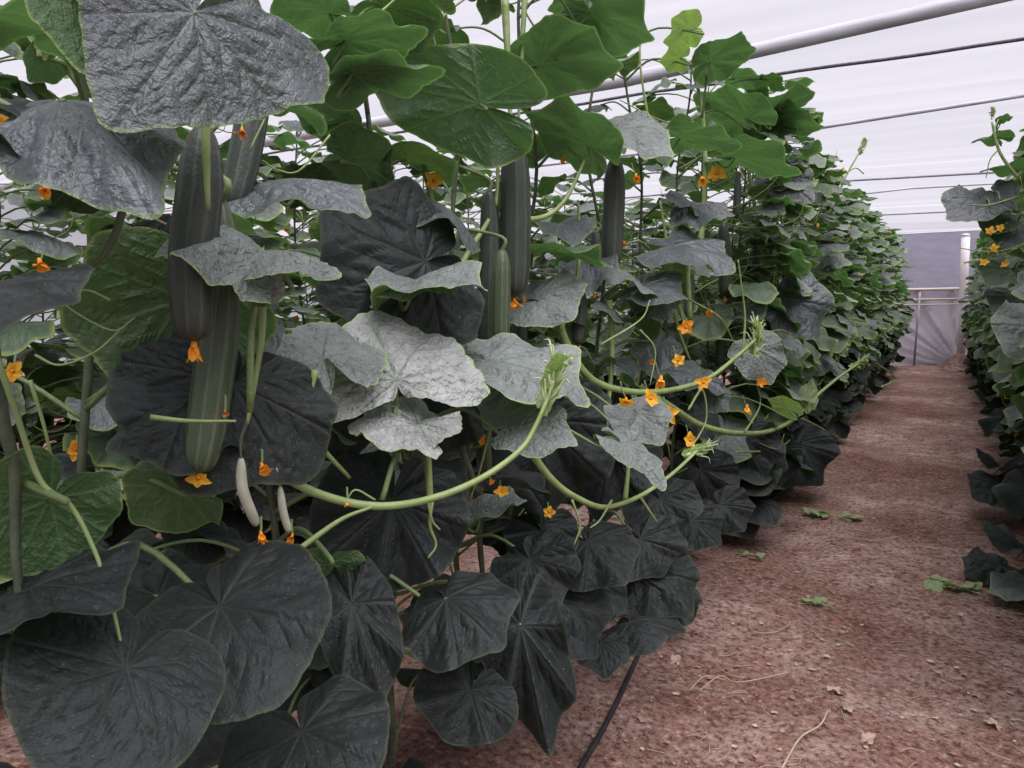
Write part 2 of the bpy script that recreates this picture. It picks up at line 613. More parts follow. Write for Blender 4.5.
def folds(s, z):
    # plastic pulled into slanting folds towards the foot of the white post
    x = s - 13.0
    ang = math.atan2(z + 0.05, x - 0.35 + 1e-3)
    amp = 0.26 * math.exp(-((x - 0.0) / 1.6) ** 2)
    return amp * (abs(math.sin(ang * 9)) - .5) + 0.02 * math.sin(z * 7 + s) + 0.015 * math.sin(s * 5 + z * 3)


wl = link('wall_back', wall_grid('wall_back', (-13, WALL_Y), (5.5, WALL_Y), -0.03, 1.32, 300, 30, folds, 'endfilm'))
tag(wl, 'grey plastic film across the foot of the end wall, pulled into folds', 'wall', kind='structure')
wn = link('wall_back_net', wall_grid('wall_back_net', (-13, WALL_Y + .12), (5.5, WALL_Y + .12), 1.2, 2.45, 60, 12, lambda s, z: 0.02 * math.sin(s * 2 + z * 6), 'net'))
tag(wn, 'purple grey shade netting above the end wall film', 'wall', kind='structure')
for nm, z, r in (('trim_1', 1.30, 0.03), ('trim_2', 1.13, 0.022), ('trim_3', 1.04, 0.016)):
    mb = MB()
    pts = [Vector((x, WALL_Y - 0.10 - 0.01 * math.sin(x), z + 0.02 * math.sin(x * 1.3))) for x in np.linspace(-13, 5.5, 40)]
    mb.add(*tube(pts, r, 6)[:2])
    tag(link(nm, mb.mesh(nm, ['batten'])), 'pale batten holding the film of the end wall', 'trim', kind='structure')
band = link('trim_4', wall_grid('trim_4', (-13, WALL_Y - .04), (5.5, WALL_Y - .04), 1.10, 1.30, 200, 4, lambda s, z: 0.012 * math.sin(s * 6 + z * 9) + .008 * math.sin(s * 17), 'sidefilm'))
tag(band, 'whitish doubled film strip along the top of the end wall film', 'trim', kind='structure')
wlf = link('wall_left', wall_grid('wall_left', (-13, -3), (-13, WALL_Y), -0.03, 3.7, 60, 10, lambda s, z: 0.03 * math.sin(s * 4 + z), 'sidefilm'))
tag(wlf, 'pale plastic film side wall beyond the rows', 'wall', kind='structure')
wrt = link('wall_right', wall_grid('wall_right', (5.5, -3), (5.5, WALL_Y), -0.03, 3.7, 60, 10, lambda s, z: 0.03 * math.sin(s * 4 + z), 'sidefilm'))
tag(wrt, 'pale plastic film side wall behind the right row', 'wall', kind='structure')


# ---- roof pipes and cables across the rows
def cross_line(name, p1, p2, drop, r, mat, label, cat, sag=0.0, wob=0.0):
    d = ray(*p1)
    # height of the roof above the line fixes its distance
    t = (3.40 - drop - CAM_Z) / (d.z + 0.075 * d.y)
    a = CAM + d * t
    b = at_y(p2[0], p2[1], a.y)
    sl = (b.z - a.z) / (b.x - a.x)
    pts = []
    for x in np.linspace(-12.9, 5.4, 70):
        z = a.z + sl * (x - a.x)
        z = min(z, roof_z(a.y) - 0.02) if x > -2 else min(a.z + sl * (-2 - a.x) + 0.03 * (x + 2), roof_z(a.y) - .02)
        pts.append(Vector((x, a.y + wob * math.sin(x * 2.1), z + wob * math.sin(x * 5.3))))
    mb = MB()
    mb.add(*tube(pts, r, 10)[:2])
    return tag(link(name, mb.mesh(name, [mat])), label, cat)


cross_line('roof_pipe', (780, 45), (985, -2), 0.16, 0.046, 'pipe', 'thick pale pipe under the roof film, the broadest line overhead', 'pipe')
cross_line('roof_cable', (760, 77), (1020, 40), 0.20, 0.011, 'cable', 'dark twisted cable strung below the roof behind the thick pale pipe', 'cable', wob=0.004)
cross_line('roof_pipe', (830, 126), (1020, 96), 0.16, 0.016, 'pipe', 'slim grey pipe under the roof, ending behind the high pair of green leaves', 'pipe')
cross_line('roof_wire', (860, 180), (985, 173), 0.20, 0.012, 'wire', 'thin grey wire overhead, the one crossing the tip of the young shoots', 'wire')
cross_line('roof_wire', (870, 193), (985, 180), 0.05, 0.012, 'pipe', 'faint pale wire close against the roof film farther along the path', 'wire')
cross_line('roof_wire', (880, 215), (945, 212), 0.16, 0.011, 'wire', 'thin wire overhead, second before the purple netting', 'wire')
cross_line('roof_wire', (905, 234), (945, 232), 0.10, 0.010, 'pipe', 'pale thin wire overhead, just above the purple netting', 'wire')

# ---- white post, dark stake, soil heap
pt = at_y(961, 362, WALL_Y - 0.35)
t = link('post', None)
t.location = (pt.x, pt.y, 0)
tag(t, 'white upright post standing before the end wall at the foot of the path', 'post')
mb = MB()
mb.add(*tube([Vector((0, 0, -0.1)), Vector((-0.02, 0, 0.8)), Vector((-0.045, 0, 1.6)), Vector((-0.06, 0, 2.17))], 0.066, 14)[:2])
link('post_shaft', mb.mesh('post_shaft', ['post']), t)
mb = MB()
mb.add(*tube([Vector((-0.03, 0, 1.085)), Vector((-0.03, 0, 1.115))], 0.073, 14)[:2])
tag(link('tie', mb.mesh('tie', ['cable']), t), 'dark tie around the post')
mb = MB()
mb.add(*tube([Vector((-0.06, 0, 2.165)), Vector((-0.06, 0, 2.20))], lambda q: 0.075 - 0.03 * q, 14)[:2])
link('post_cap', mb.mesh('post_cap', ['post']), t)
mb = MB()
vs, fs = [], []
for i in range(9):
    for k in range(24):
        a = 2 * math.pi * k / 24
        rr = i / 8 * (0.32 + 0.04 * math.sin(3 * a) + 0.02 * math.sin(7 * a))
        vs.append((rr * math.cos(a), rr * math.sin(a), 0.26 * math.cos(i / 8 * math.pi / 2) ** 1.3 + 0.012 * math.sin(5 * a + i) - 0.015))
for i in range(8):
    for k in range(24):
        fs.append((i * 24 + k, i * 24 + (k + 1) % 24, (i + 1) * 24 + (k + 1) % 24, (i + 1) * 24 + k))
mb.add(vs, [q[::-1] for q in fs])
h = link('soil_heap', mb.mesh('soil_heap', ['soil']))
h.location = (pt.x - 0.02, pt.y - 0.12, 0.0)
tag(h, 'small heap of brown soil around the foot of the white post', 'soil heap')
p = at_y(914, 364, WALL_Y - 0.2)
mb = MB()
mb.add(*tube([Vector((0, 0, -0.05)), Vector((0.01, 0, 0.6)), Vector((0.02, 0, 1.25))], 0.018, 8)[:2])
t = link('stake', mb.mesh('stake', ['wire']))
t.location = (p.x, p.y, 0)
tag(t, 'thin grey stake against the end wall film, left of the white post', 'stake')

# ---- drip tubes
def ground_line(name, pix, r, mat, label, cat, z=0.012):
    pts = [at_z(px, py, z) for px, py in pix]
    mb = MB()
    mb.add(*tube(smooth_path(pts, 8), r, 10)[:2])
    return tag(link(name, mb.mesh(name, [mat])), label, cat)


ground_line('drip_tube', [(560, 800), (590, 752), (612, 712), (628, 678), (640, 650), (648, 620), (660, 585)], 0.0085, 'tube',
            'black drip tube coming out from under the front leaves onto the soil', 'tube')
ground_line('drip_tube', [(735, 535), (750, 515), (765, 505), (778, 494), (790, 486)], 0.010, 'tube',
            'short black tube end on the soil under the dark leaves halfway along the path', 'tube')

# =================================================================== CUCUMBER PLANTS
ROW_X = -1.08


class Plant:
    def __init__(s, x, y, label, group=None, lean=0.0, H=2.35, seed=0, stem_r=0.0075):
        s.o = link('cucumber_plant', None)
        s.o.location = (x, y, 0)
        s.o.empty_display_size = 0.1
        tag(s.o, label, 'cucumber plant', group)
        s.x, s.y, s.H = x, y, H
        rn = random.Random(seed)
        ph = [rn.uniform(0, 6) for _ in range(4)]
        s.stem = lambda z: Vector((x + lean * z + 0.035 * math.sin(z * 3 + ph[0]) + 0.015 * math.sin(z * 9 + ph[1]), y + 0.04 * math.sin(z * 2.6 + ph[2]) + 0.015 * math.sin(z * 8 + ph[3]), z))
        pts = [s.stem(z) for z in np.linspace(-0.02, H, 40)]
        mb = MB()
        nodes = 0.24
        mb.add(*tube([p - s.o.location for p in pts], lambda t: stem_r * (1.15 - 0.6 * t), 8, 5, 0.08)[:2])
        link('stem', mb.mesh('stem', ['oldstem' if True else 'stem']), s.o)
        s.inv = Vector((-x, -y, 0))

    def part(s, name, mb, mats, parent=None):
        return link(name, mb.mesh(name, mats), parent or s.o)


def petiole_mesh(A, B, Minv, r=0.0035, arch=None, mat='petiole', back=None):
    """leaf stalk from the blade joint A to the vine point B, in the leaf's own space"""
    d = B - A
    mid = A.lerp(B, 0.5) + Vector((0, 0, d.length * 0.16)) if arch is None else A.lerp(B, 0.5) + arch
    if back is not None:
        pts = smooth_path([A, A + back * min(0.05, d.length * 0.3), mid, B], 5)
    else:
        pts = smooth_path([A, mid, B], 6)
    v, f, l = tube(pts, lambda t: r * (0.9 + 0.45 * t), 7, 5, 0.06)
    mb = MB()
    mb.add([Minv @ q for q in v], f)
    return mb.mesh('petiole', [mat])


FACE = {'c': (1, .15, 0), 'cu': (.75, .7, 0), 'u': (.3, 1, 0), 'uu': (0.05, 1, 0), 'd': (-.8, .75, 0), 'dd': (-1, .25, 0), 'e': (.1, 1, .5), 'p': (.4, .5, 1)}


def hand_leaf(pl, A, T, face='c', mat='M', ws=1.0, fold=0.2, droop=0.7, sd=0.15, wave=0.05, quilt=0.024, young=False, seed=0, pet=None, twist=0.0, na=128, nr=20, pr=0.0036, nopet=False, rot=0.0, pleat=0.13, teeth=None):
    if mat == 'M' and pleat == 0.13 and A.z < 1.0:
        pleat = 0.24
    V, F_, lc, ve, ed = blade(seed, na, nr, young, fold, droop, sd, wave, quilt, ws, (0.03 if young is True or young == 'fan' else 0.012) if teeth is None else teeth, twist=twist, pleat=pleat)
    mb = MB()
    mb.add(V, F_, 0, lc, ve, ed)
    me = mb.mesh('leaf', [mat])
    d = T - A
    fc = FACE[face] if isinstance(face, str) else face
    toc = (CAM - A).normalized()
    hint = toc * fc[0] + Vector((0, 0, 1)) * fc[1] + Vector((1, 0, 0)) * fc[2]
    R3 = frame(d, hint)
    if rot:
        R3 = R3 @ Matrix.Rotation(rad(rot), 3, 'Y')
    R3 = R3 * d.length
    mt = Matrix.Translation(A - pl.o.location) @ R3.to_4x4()
    o = link('leaf', me, pl.o, mt)
    if not nopet:
        B = pet if pet is not None else pl.stem(max(0.06, min(pl.H, A.z - 0.04)))
        Wm = Matrix.Translation(A) @ R3.to_4x4()
        nrm = R3.col[2].normalized()
        link('petiole', petiole_mesh(A - nrm * 0.002, B, Wm.inverted(), pr, back=-nrm - d.normalized() * .5), o)
    return o


# ---- shared blades for filling leaves
VAR = []
for i in range(12):
    rn = random.Random(100 + i)
    yg = i >= 9
    VAR.append(blade(100 + i, 72, 10, yg, rn.uniform(-.1, .4), rn.uniform(.4, 1.3), rn.uniform(0, .35), rn.uniform(.03, .08), 0.02, rn.uniform(.95, 1.15), 0.015))
VMESH = {}


def var_mesh(i, mat):
    if (i, mat) not in VMESH:
        V, F_, lc, ve, ed = VAR[i]
        mb = MB()
        mb.add(V, F_, 0, lc, ve, ed)
        VMESH[(i, mat)] = mb.mesh('leaf', [mat])
    return VMESH[(i, mat)]


def fill_leaf(pl, A, t, hint, size, i, mat, pet=True):
    R3 = frame(t, hint) * size
    mt = Matrix.Translation(A - pl.o.location) @ R3.to_4x4()
    o = link('leaf', var_mesh(i, mat), pl.o, mt)
    if pet:
        B = pl.stem(max(0.05, min(pl.H, A.z - 0.05)))
        W = Matrix.Translation(A) @ R3.to_4x4()
        link('petiole', petiole_mesh(A, B, W.inverted(), 0.003), o)
    return o


# ---- flowers
def petal_pts(L, wd, n=5, lift=0.5, curl=0.6, ph=0.0):
    vs, fs = [], []
    c = 2 * ph
    for i in range(n + 1):
        t = i / n
        wv = wd * math.sin(math.pi * min(1, 0.12 + 0.88 * t)) ** 0.8 * (1 - 0.25 * t)
        rr = L * (t * math.cos(lift) + 0.0)
        z = L * (t * math.sin(lift) - curl * t * t * 0.5)
        for k in (-1, -.5, 0, .5, 1):
            vs.append(Vector((rr, wv * k, z + abs(k) * wd * 0.25 + 0.08 * wd * math.sin(7 * t + 3 * k + c))))
    for i in range(n):
        for k in range(4):
            fs.append((i * 5 + k, i * 5 + k + 1, (i + 1) * 5 + k + 1, (i + 1) * 5 + k))
    return vs, fs


def flower_mesh(seed, kind='open'):
    """unit flower opening along +Z, radius about 1"""
    rn = random.Random(seed)
    mb = MB()
    lift, curl, wd = {'open': (0.55, 0.7, 0.34), 'wither': (1.05, 0.5, 0.26), 'bell': (1.0, 0.9, 0.32)}[kind]
    for k in range(5):
        a = 2 * math.pi * k / 5 + rn.uniform(-.2, .2)
        vs, fs = petal_pts(1.0 * rn.uniform(.8, 1.1), wd, 6, lift + rn.uniform(-.3, .3), curl + rn.uniform(-.3, .5), rn.uniform(0, 6))
        ca, sa = math.cos(a), math.sin(a)
        mb.add([(v.x * ca - v.y * sa, v.x * sa + v.y * ca, v.z) for v in vs], fs, 0)
    v, f, l = tube([Vector((0, 0, -.25)), Vector((0, 0, 0)), Vector((0, 0, .18))], lambda t: .10 + .06 * t, 8)
    mb.add(v, f, 1)
    return mb


FL = {}


def flower_data(seed, kind, mat):
    k = (seed % 4, kind, mat)
    if k not in FL:
        FL[k] = flower_mesh(seed, kind).mesh('flower', [mat, 'petal'])
    return FL[k]


def add_flower(parent, origin, P, size, axis, kind='open', mat='petaly', name='flower', seed=0, stalk=None):
    q = Vector((0, 0, 1)).rotation_difference(axis.normalized())
    mt = Matrix.Translation(P - origin) @ q.to_matrix().to_4x4() @ Matrix.Rotation(seed * 1.3, 4, 'Z') @ Matrix.Scale(size, 4)
    o = link(name, flower_data(seed, kind, mat), parent, mt)
    if stalk is not None:
        W = Matrix.Translation(P) @ q.to_matrix().to_4x4() @ Matrix.Rotation(seed * 1.3, 4, 'Z') @ Matrix.Scale(size, 4)
        Wi = W.inverted()
        pts = smooth_path([P - axis.normalized() * size * .2, P.lerp(stalk, .5) + Vector((0, 0, -.004)), stalk], 4)
        mb = MB()
        v, f, l = tube(pts, 0.0017, 6)
        mb.add([Wi @ k for k in v], f)
        link('flower_stalk', mb.mesh('flower_stalk', ['petiole']), o)
    return o


# ---- cucumbers
def cucumber(pl, pix, X, wpx, mat='cuke', blossom='wither', seed=0, label=None, dXs=None, ped=True, bsize=None, name='cucumber', bax=None):
    n = len(pix)
    P = [at_x(a, b, X + (dXs[i] if dXs else 0)) for i, (a, b) in enumerate(pix)]
    path = smooth_path(P, max(3, 48 // (n - 1)))
    D = ((P[n // 2] - CAM).dot(FW))
    r = wpx / 2 / F * D
    ts = [0, .03, .08, .16, .28, .55, .82, .91, .955, .985, 1.0]
    rs = [.34, .52, .68, .84, .96, 1.0, .98, .90, .76, .50, .16]
    prof = lambda t: r * float(np.interp(t, ts, rs))
    org = pl.o.location
    v, f, l = tube([p - org for p in path], prof, 36, 9, 0.022, lc=True)
    mb = MB()
    mb.add(v, f, 0, l)
    o = link(name, mb.mesh(name, [mat]), pl.o)
    if label:
        o['label'] = label
    ax = (path[-1] - path[-3]).normalized()
    if blossom:
        b = add_flower(o, org, path[-1] + ax * r * .15, bsize or r * 1.0, ((ax + Vector((.2, -.15, 0))) if bax is None else bax).normalized(), blossom, 'petal' if blossom == 'wither' else 'petaly', 'blossom', seed)
    if ped:
        top = path[0]
        B = pl.stem(min(pl.H, top.z + 0.06))
        if (B - top).length > .3:
            B = top + (B - top).normalized() * .3 + Vector((0, 0, .05))
        pts = smooth_path([top - Vector((0, 0, .004)), top + Vector((0, 0, .03)), B], 5)
        mb = MB()
        mb.add(*tube([p - org for p in pts], lambda t: r * .22 * (1 - .3 * t), 8)[:2])
        link('fruit_stalk', mb.mesh('fruit_stalk', ['petiole']), o)
    return o


def vine(pl, pix, X, rpx, mat='stem', name='trailing_vine', r1=None, dX=None, sides=10):
    P = [at_x(a, b, X + (dX[i] if dX else 0)) for i, (a, b) in enumerate(pix)]
    D = (P[len(P) // 2] - CAM).dot(FW)
    P = [at_d(a, b, D + .35 * ((P[i] - CAM).dot(FW) - D)) for i, (a, b) in enumerate(pix)]
    path = smooth_path(P, 8)
    r = rpx / F * D
    e = (r1 if r1 is not None else rpx * .45) / rpx
    mb = MB()
    mb.add(*tube([p - pl.o.location for p in path], lambda t: r * (1 + (e - 1) * t), sides, 5, 0.10)[:2])
    return pl.part(name, mb, [mat]), path


def tendril(pl, pix, X, rpx=1.2, mat='stem', coil=0):
    return vine(pl, pix, X, rpx, mat, 'tendril', r1=rpx * .5, sides=6)[0]


# ---------------------------------------------------------------- near plants of the left row
NEAR = [
    (0.34, 'cucumber plant at the near end of the left row, behind the broadest grey leaf'),
    (0.66, 'cucumber plant under the huge puckered top leaf, with orange tipped fruits'),
    (0.98, 'cucumber plant whose long green vine swings down past the two tiny pale fruits'),
    (1.32, 'cucumber plant with the broad grey serrated leaf just above the pale growing tip'),
    (1.66, 'cucumber plant with a cluster of four cucumbers under a dark notched leaf'),
    (2.05, 'cucumber plant with the single dark cucumber hanging beneath the light grey leaf tip'),
    (2.50, 'cucumber plant with many small orange flowers along its looping vine'),
    (3.00, 'cucumber plant whose top leaf stands clear against the roof by the thick pipe'),
    (3.55, 'cucumber plant trailing the outermost shoot over the edge of the path'),
]
PL = []
for i, (y, lab) in enumerate(NEAR):
    PL.append(Plant(ROW_X + 0.03 * math.sin(i * 2.3), y, lab, H=2.3, seed=20 + i))


def near_pl(P):
    return min(PL, key=lambda q: abs(q.y - P.y))


# (joint px, py, tip px, py, X, tip dX, face, material, options)
HL = [
    # --- top left
    (194, 12, 103, 133, -.60, .05, 'c', 'G', dict(ws=1.0, fold=-.08, droop=.35, sd=.12, quilt=.034, wave=.03, young='wide', pleat=.02)),  # mature leaf given the lighter mid tone as painted sky reflection
    (80, -40, 84, 70, -.64, .0, 'dd', 'U', dict(ws=.7, fold=.1)),
    (62, 98, 158, 218, -.72, .06, 'cu', 'G', dict(ws=.62, fold=-.25, droop=.9, wave=.03)),
    (100, 120, -30, 100, -.74, .0, 'u', 'M', dict(ws=.6, fold=-.1, droop=.6)),
    (262, 250, 144, 262, -.70, .02, (.35, 1, 0), 'L', dict(ws=.7, fold=-.15, droop=2.0, sd=.5, pet=(250, 412, -.72), quilt=.03)),
    (264, 250, 345, 276, -.70, .0, (.2, 1, 0), 'L', dict(ws=.8, fold=-.1, droop=.7, sd=.3, nopet=True)),
    (262, 182, 376, 214, -.86, .04, (.4, 1, 0), 'G', dict(ws=.7, fold=-.1, droop=.8, quilt=.035)),
    (448, 208, 356, 222, -.95, .05, 'u', 'G', dict(ws=1.0, droop=1.5, fold=-.05)),
    (425, 262, 308, 304, -.90, .1, 'c', 'M', dict(ws=1.0, fold=.1, droop=.5, quilt=.03)),
    (414, 284, 492, 292, -.86, .05, (.25, 1, 0), 'L', dict(ws=1.0, droop=.9)),
    (415, 283, 378, 300, -.86, .08, (.4, 1, 0), 'L', dict(ws=1.1, droop=.6, nopet=True)),
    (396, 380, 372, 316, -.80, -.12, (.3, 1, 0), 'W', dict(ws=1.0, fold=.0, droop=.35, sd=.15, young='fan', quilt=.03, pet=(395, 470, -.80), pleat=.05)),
    (322, 358, 268, 322, -.86, -.1, 'u', 'L', dict(ws=1.0, fold=.0, droop=.4, young=True, pet=(296, 470, -.82))),
    (255, 320, 200, 345, -.88, .0, 'cu', 'G', dict(ws=1.2, droop=.5)),
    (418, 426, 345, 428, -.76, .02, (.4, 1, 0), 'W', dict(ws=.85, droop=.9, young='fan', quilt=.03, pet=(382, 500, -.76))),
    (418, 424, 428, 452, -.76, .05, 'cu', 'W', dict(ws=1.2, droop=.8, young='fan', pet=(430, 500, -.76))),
    (490, 362, 600, 408, -.82, .04, 'u', 'L', dict(ws=.8, droop=.7, quilt=.03)),
    (520, 378, 486, 432, -.80, .05, 'cu', 'L', dict(ws=.9, droop=.6, quilt=.03)),
    (536, 298, 574, 322, -.95, .06, 'cu', 'L', dict(ws=1.3, droop=1.0)),
    (545, 300, 514, 290, -.95, .0, 'u', 'G', dict(ws=1.2, droop=.8)),
    (545, 252, 618, 268, -.95, .0, (-.1, 1, 0), 'U', dict(ws=.7, droop=.5)),
    (480, 104, 370, 86, -.95, .0, 'dd', 'U', dict(ws=.64, fold=.05, droop=.3, wave=.06, young='round')),
    (588, 146, 522, 110, -.88, .05, (-.25, 1, 0), 'U', dict(ws=1.0, fold=.15, droop=.5)),
    (616, 130, 672, 160, -.90, .05, (.6, 1, 0), 'L', dict(ws=.9, droop=.7)),
    (540, 66, 620, 70, -1.0, .0, (-.6, 1, 0), 'U', dict(ws=1.0)),
    (590, 14, 655, 42, -.98, .0, (-.6, 1, 0), 'U', dict(ws=1.0, droop=.5)),
    (590, 4, 545, 10, -1.0, .0, (-.5, 1, 0), 'U', dict(ws=1.0, droop=.5)),
    (710, 62, 760, 46, -.85, .05, (-.55, 1, 0), 'U', dict(ws=.85, fold=.1, droop=.3, pet=(702, 118, -.9))),
    (690, 30, 664, 42, -.9, .0, 'd', 'Y', dict(ws=1.1, droop=.4)),
    (680, 58, 660, 62, -.9, .0, 'd', 'Y', dict(ws=1.2, droop=.4)),
    (768, 118, 818, 90, -.80, .05, (-.4, 1, 0), 'U', dict(ws=.8, droop=.3)),
    (772, 120, 822, 130, -.80, .05, (-.4, 1, 0), 'U', dict(ws=.9, droop=.3)),
    (745, 118, 692, 98, -.85, .05, (-.4, 1, 0), 'U', dict(ws=.8, droop=.4)),
    (680, 138, 742, 150, -.85, .05, (-.2, 1, 0), 'U', dict(ws=.9, droop=.5)),
    (735, 158, 800, 178, -.80, .05, (-.2, 1, 0), 'U', dict(ws=1.0, droop=.6)),
    (780, 178, 812, 202, -.80, .05, 'cu', 'G', dict(ws=1.0, droop=.6)),
    (690, 205, 738, 216, -.85, .05, (.35, 1, 0), 'G', dict(ws=1.1, droop=.8, fold=-.1)),
    (688, 205, 658, 196, -.85, .0, (.35, 1, 0), 'G', dict(ws=1.2, droop=.5)),
    (670, 248, 736, 274, -.85, .05, (.35, 1, 0), 'G', dict(ws=1.1, droop=.8)),
    (640, 285, 606, 276, -.88, .05, (.4, 1, 0), 'L', dict(ws=1.3, droop=.5)),
    (642, 288, 690, 300, -.88, .05, (.4, 1, 0), 'G', dict(ws=1.3, droop=.9)),
    (650, 292, 670, 322, -.88, .05, 'cu', 'G', dict(ws=1.0, droop=.6)),
    (634, 414, 664, 446, -.70, .05, 'cu', 'L', dict(ws=1.0, droop=.6, young=True)),
    (628, 424, 604, 408, -.70, .0, 'cu', 'L', dict(ws=.9, droop=.6, young=True)),
    (622, 444, 668, 490, -.66, .04, 'u', 'L', dict(ws=.5, droop=.5, young=True)),
    (520, 430, 582, 444, -.72, .05, 'cu', 'L', dict(ws=.7, droop=.6, young=True)),
    (700, 378, 642, 372, -.78, .0, (.3, 1, 0), 'G', dict(ws=.9, droop=.6)),
    (756, 350, 770, 385, -.72, .0, 'cu', 'L', dict(ws=1.0, droop=.5)),
    (708, 392, 728, 412, -.75, .0, 'cu', 'G', dict(ws=1.0, droop=.5)),
    (660, 345, 640, 372, -.85, .0, 'cu', 'G', dict(ws=1.0, droop=.5)),
    (790, 300, 822, 338, -.72, .0, 'cu', 'G', dict(ws=1.1, droop=.5)),
    (790, 410, 768, 398, -.62, .0, 'd', 'Y', dict(ws=.7, droop=.3, young=True)),
    (806, 402, 812, 378, -.60, .0, 'c', 'Y', dict(ws=.5, droop=.3, young=True)),
    # --- upper left, dim greens
    (52, 60, 30, 82, -1.1, .0, 'd', 'U', dict(ws=1.0)),
    (-20, 130, 62, 178, -.80, .05, (.1, 1, .3), 'M', dict(ws=.6, fold=.3)),
    (100, 170, 132, 200, -.9, .0, 'dd', 'U', dict(ws=1.4)),
    (90, 180, 50, 205, -.82, .02, 'd', 'M', dict(ws=1.1, fold=.2)),
    (345, 40, 428, 34, -1.0, .0, (-.3, 1, 0), 'U', dict(ws=.8, fold=-.1)),
    (330, 14, 268, 14, -1.05, .0, (-.5, 1, 0), 'U', dict(ws=1.2)),
    (352, 72, 445, 76, -1.0, .0, (-.15, 1, 0), 'U', dict(ws=.8, fold=-.1)),
    (345, 130, 290, 110, -1.15, .0, 'd', 'U', dict(ws=.9)),
    (330, 125, 375, 130, -1.15, .0, (.1, 1, 0), 'G', dict(ws=.9)),
    (350, 160, 400, 190, -1.1, .0, 'd', 'U', dict(ws=1.0)),
    (300, 185, 340, 180, -1.1, .0, 'd', 'M', dict(ws=.8)),
    # --- middle left
    (-30, 290, 64, 312, -.68, .05, 'cu', 'M', dict(ws=1.0, fold=-.1, droop=.5)),
    (184, 300, 120, 410, -.86, .0, 'dd', 'U', dict(ws=1.05, fold=.05, droop=.3)),
    (140, 300, 170, 215, -.95, .0, 'c', 'M', dict(ws=.9)),
    (196, 395, 104, 452, -.82, .05, 'cu', 'M', dict(ws=1.0, fold=-.15, droop=.7, quilt=.035)),
    (235, 385, 190, 500, -.80, .05, 'c', 'M', dict(ws=1.3, fold=.05, droop=.4)),
    (180, 490, 130, 525, -.88, .0, 'dd', 'U', dict(ws=1.1)),
    (50, 500, 5, 578, -.76, .0, 'dd', 'U', dict(ws=.9, fold=.05, droop=.3, young='round')),
    (30, 590, 128, 612, -.74, .04, 'u', 'M', dict(ws=.9, quilt=.04)),
    # --- lower left and bottom
    (126, 668, 52, 790, -.66, .08, 'c', 'M', dict(ws=1.12, fold=.10, droop=.45, sd=.1, nopet=True, wave=.02, quilt=.016, young='round', pleat=.06, teeth=0)),
    (220, 607, 288, 708, -.72, .08, 'c', 'M', dict(ws=.95, fold=.1, droop=.45, wave=.02, quilt=.018, young='round', pleat=.08)),
    (302, 732, 340, 830, -.68, .10, 'c', 'M', dict(ws=1.0, fold=.06, droop=.4, wave=.03, quilt=.016, young='round', pleat=.1)),
    (352, 604, 384, 706, -.76, .06, 'c', 'M', dict(ws=.5, young='round', fold=.1, droop=.4)),
    (392, 500, 372, 602, -.84, .05, 'c', 'M', dict(ws=1.0, young='round', fold=.05, droop=.4)),
    (328, 566, 322, 612, -.82, .0, 'dd', 'U', dict(ws=1.1)),
    (446, 598, 510, 650, -.70, .08, 'cu', 'M', dict(ws=1.0, fold=-.15, droop=.6, pleat=.18)),
    (470, 690, 444, 745, -.66, .05, 'c', 'M', dict(ws=1.2, young='round', fold=.12, droop=.4)),
    (520, 625, 550, 758, -.68, .06, 'c', 'M', dict(ws=.52, fold=-.1, droop=.4)),
    (530, 622, 566, 648, -.72, .04, 'cu', 'M', dict(ws=1.2, droop=.4)),
    (588, 542, 626, 586, -.76, .08, (.8, .5, 0), 'M', dict(ws=1.15, fold=.0, droop=.7, sd=.3, pleat=.2)),
    (530, 560, 560, 610, -.82, .05, 'c', 'M', dict(ws=1.1, droop=.5)),
    (540, 530, 548, 575, -.85, .03, 'c', 'M', dict(ws=1.2, droop=.5)),
    (630, 622, 652, 655, -.72, .10, (.6, .7, 0), 'M', dict(ws=1.7, fold=-.05, droop=.8, sd=.3, pleat=.2)),
    (600, 645, 606, 680, -.75, .06, 'cu', 'M', dict(ws=1.1, droop=.7)),
    (652, 572, 690, 616, -.76, .08, (.7, .6, 0), 'M', dict(ws=1.2, fold=.0, droop=.8, sd=.3, pleat=.2)),
    (630, 570, 642, 620, -.82, .03, 'c', 'M', dict(ws=1.2)),
    (720, 505, 744, 532, -.76, .06, 'cu', 'M', dict(ws=1.3, droop=.6)),
    (690, 520, 720, 545, -.82, .05, 'cu', 'M', dict(ws=1.2, droop=.6)),
    (660, 500, 676, 540, -.82, .05, 'c', 'M', dict(ws=1.3, droop=.6)),
    (796, 444, 824, 486, -.74, .08, (.6, .7, 0), 'M', dict(ws=1.3, droop=.8, fold=0, sd=.3, pleat=.2)),
    (770, 450, 778, 486, -.78, .05, 'cu', 'M', dict(ws=1.2, droop=.7)),
    (745, 440, 764, 480, -.82, .05, 'c', 'M', dict(ws=1.1, droop=.6)),
    (480, 510, 530, 500, -.9, .0, (.2, 1, 0), 'L', dict(ws=.7, droop=.6)),
    (580, 585, 590, 640, -.86, .04, 'c', 'M', dict(ws=1.2, fold=-.05, droop=.7)),
    (560, 600, 600, 660, -.80, .04, 'cu', 'M', dict(ws=1.0, fold=-.05, droop=.7)),
    (668, 590, 650, 625, -.84, .05, 'cu', 'M', dict(ws=1.3, droop=.8)),
    (640, 540, 665, 580, -.80, .05, 'cu', 'M', dict(ws=1.3, droop=.7)),
    (540, 420, 552, 520, -1.0, .0, 'c', 'M', dict(ws=1.0)),
    (610, 450, 600, 520, -1.0, .0, 'c', 'M', dict(ws=1.0)),
    (450, 380, 430, 460, -1.05, .0, 'c', 'M', dict(ws=.9)),
    (330, 400, 350, 470, -1.0, .0, 'c', 'M', dict(ws=1.0)),
    (700, 470, 712, 510, -.95, .0, 'c', 'M', dict(ws=1.2)),
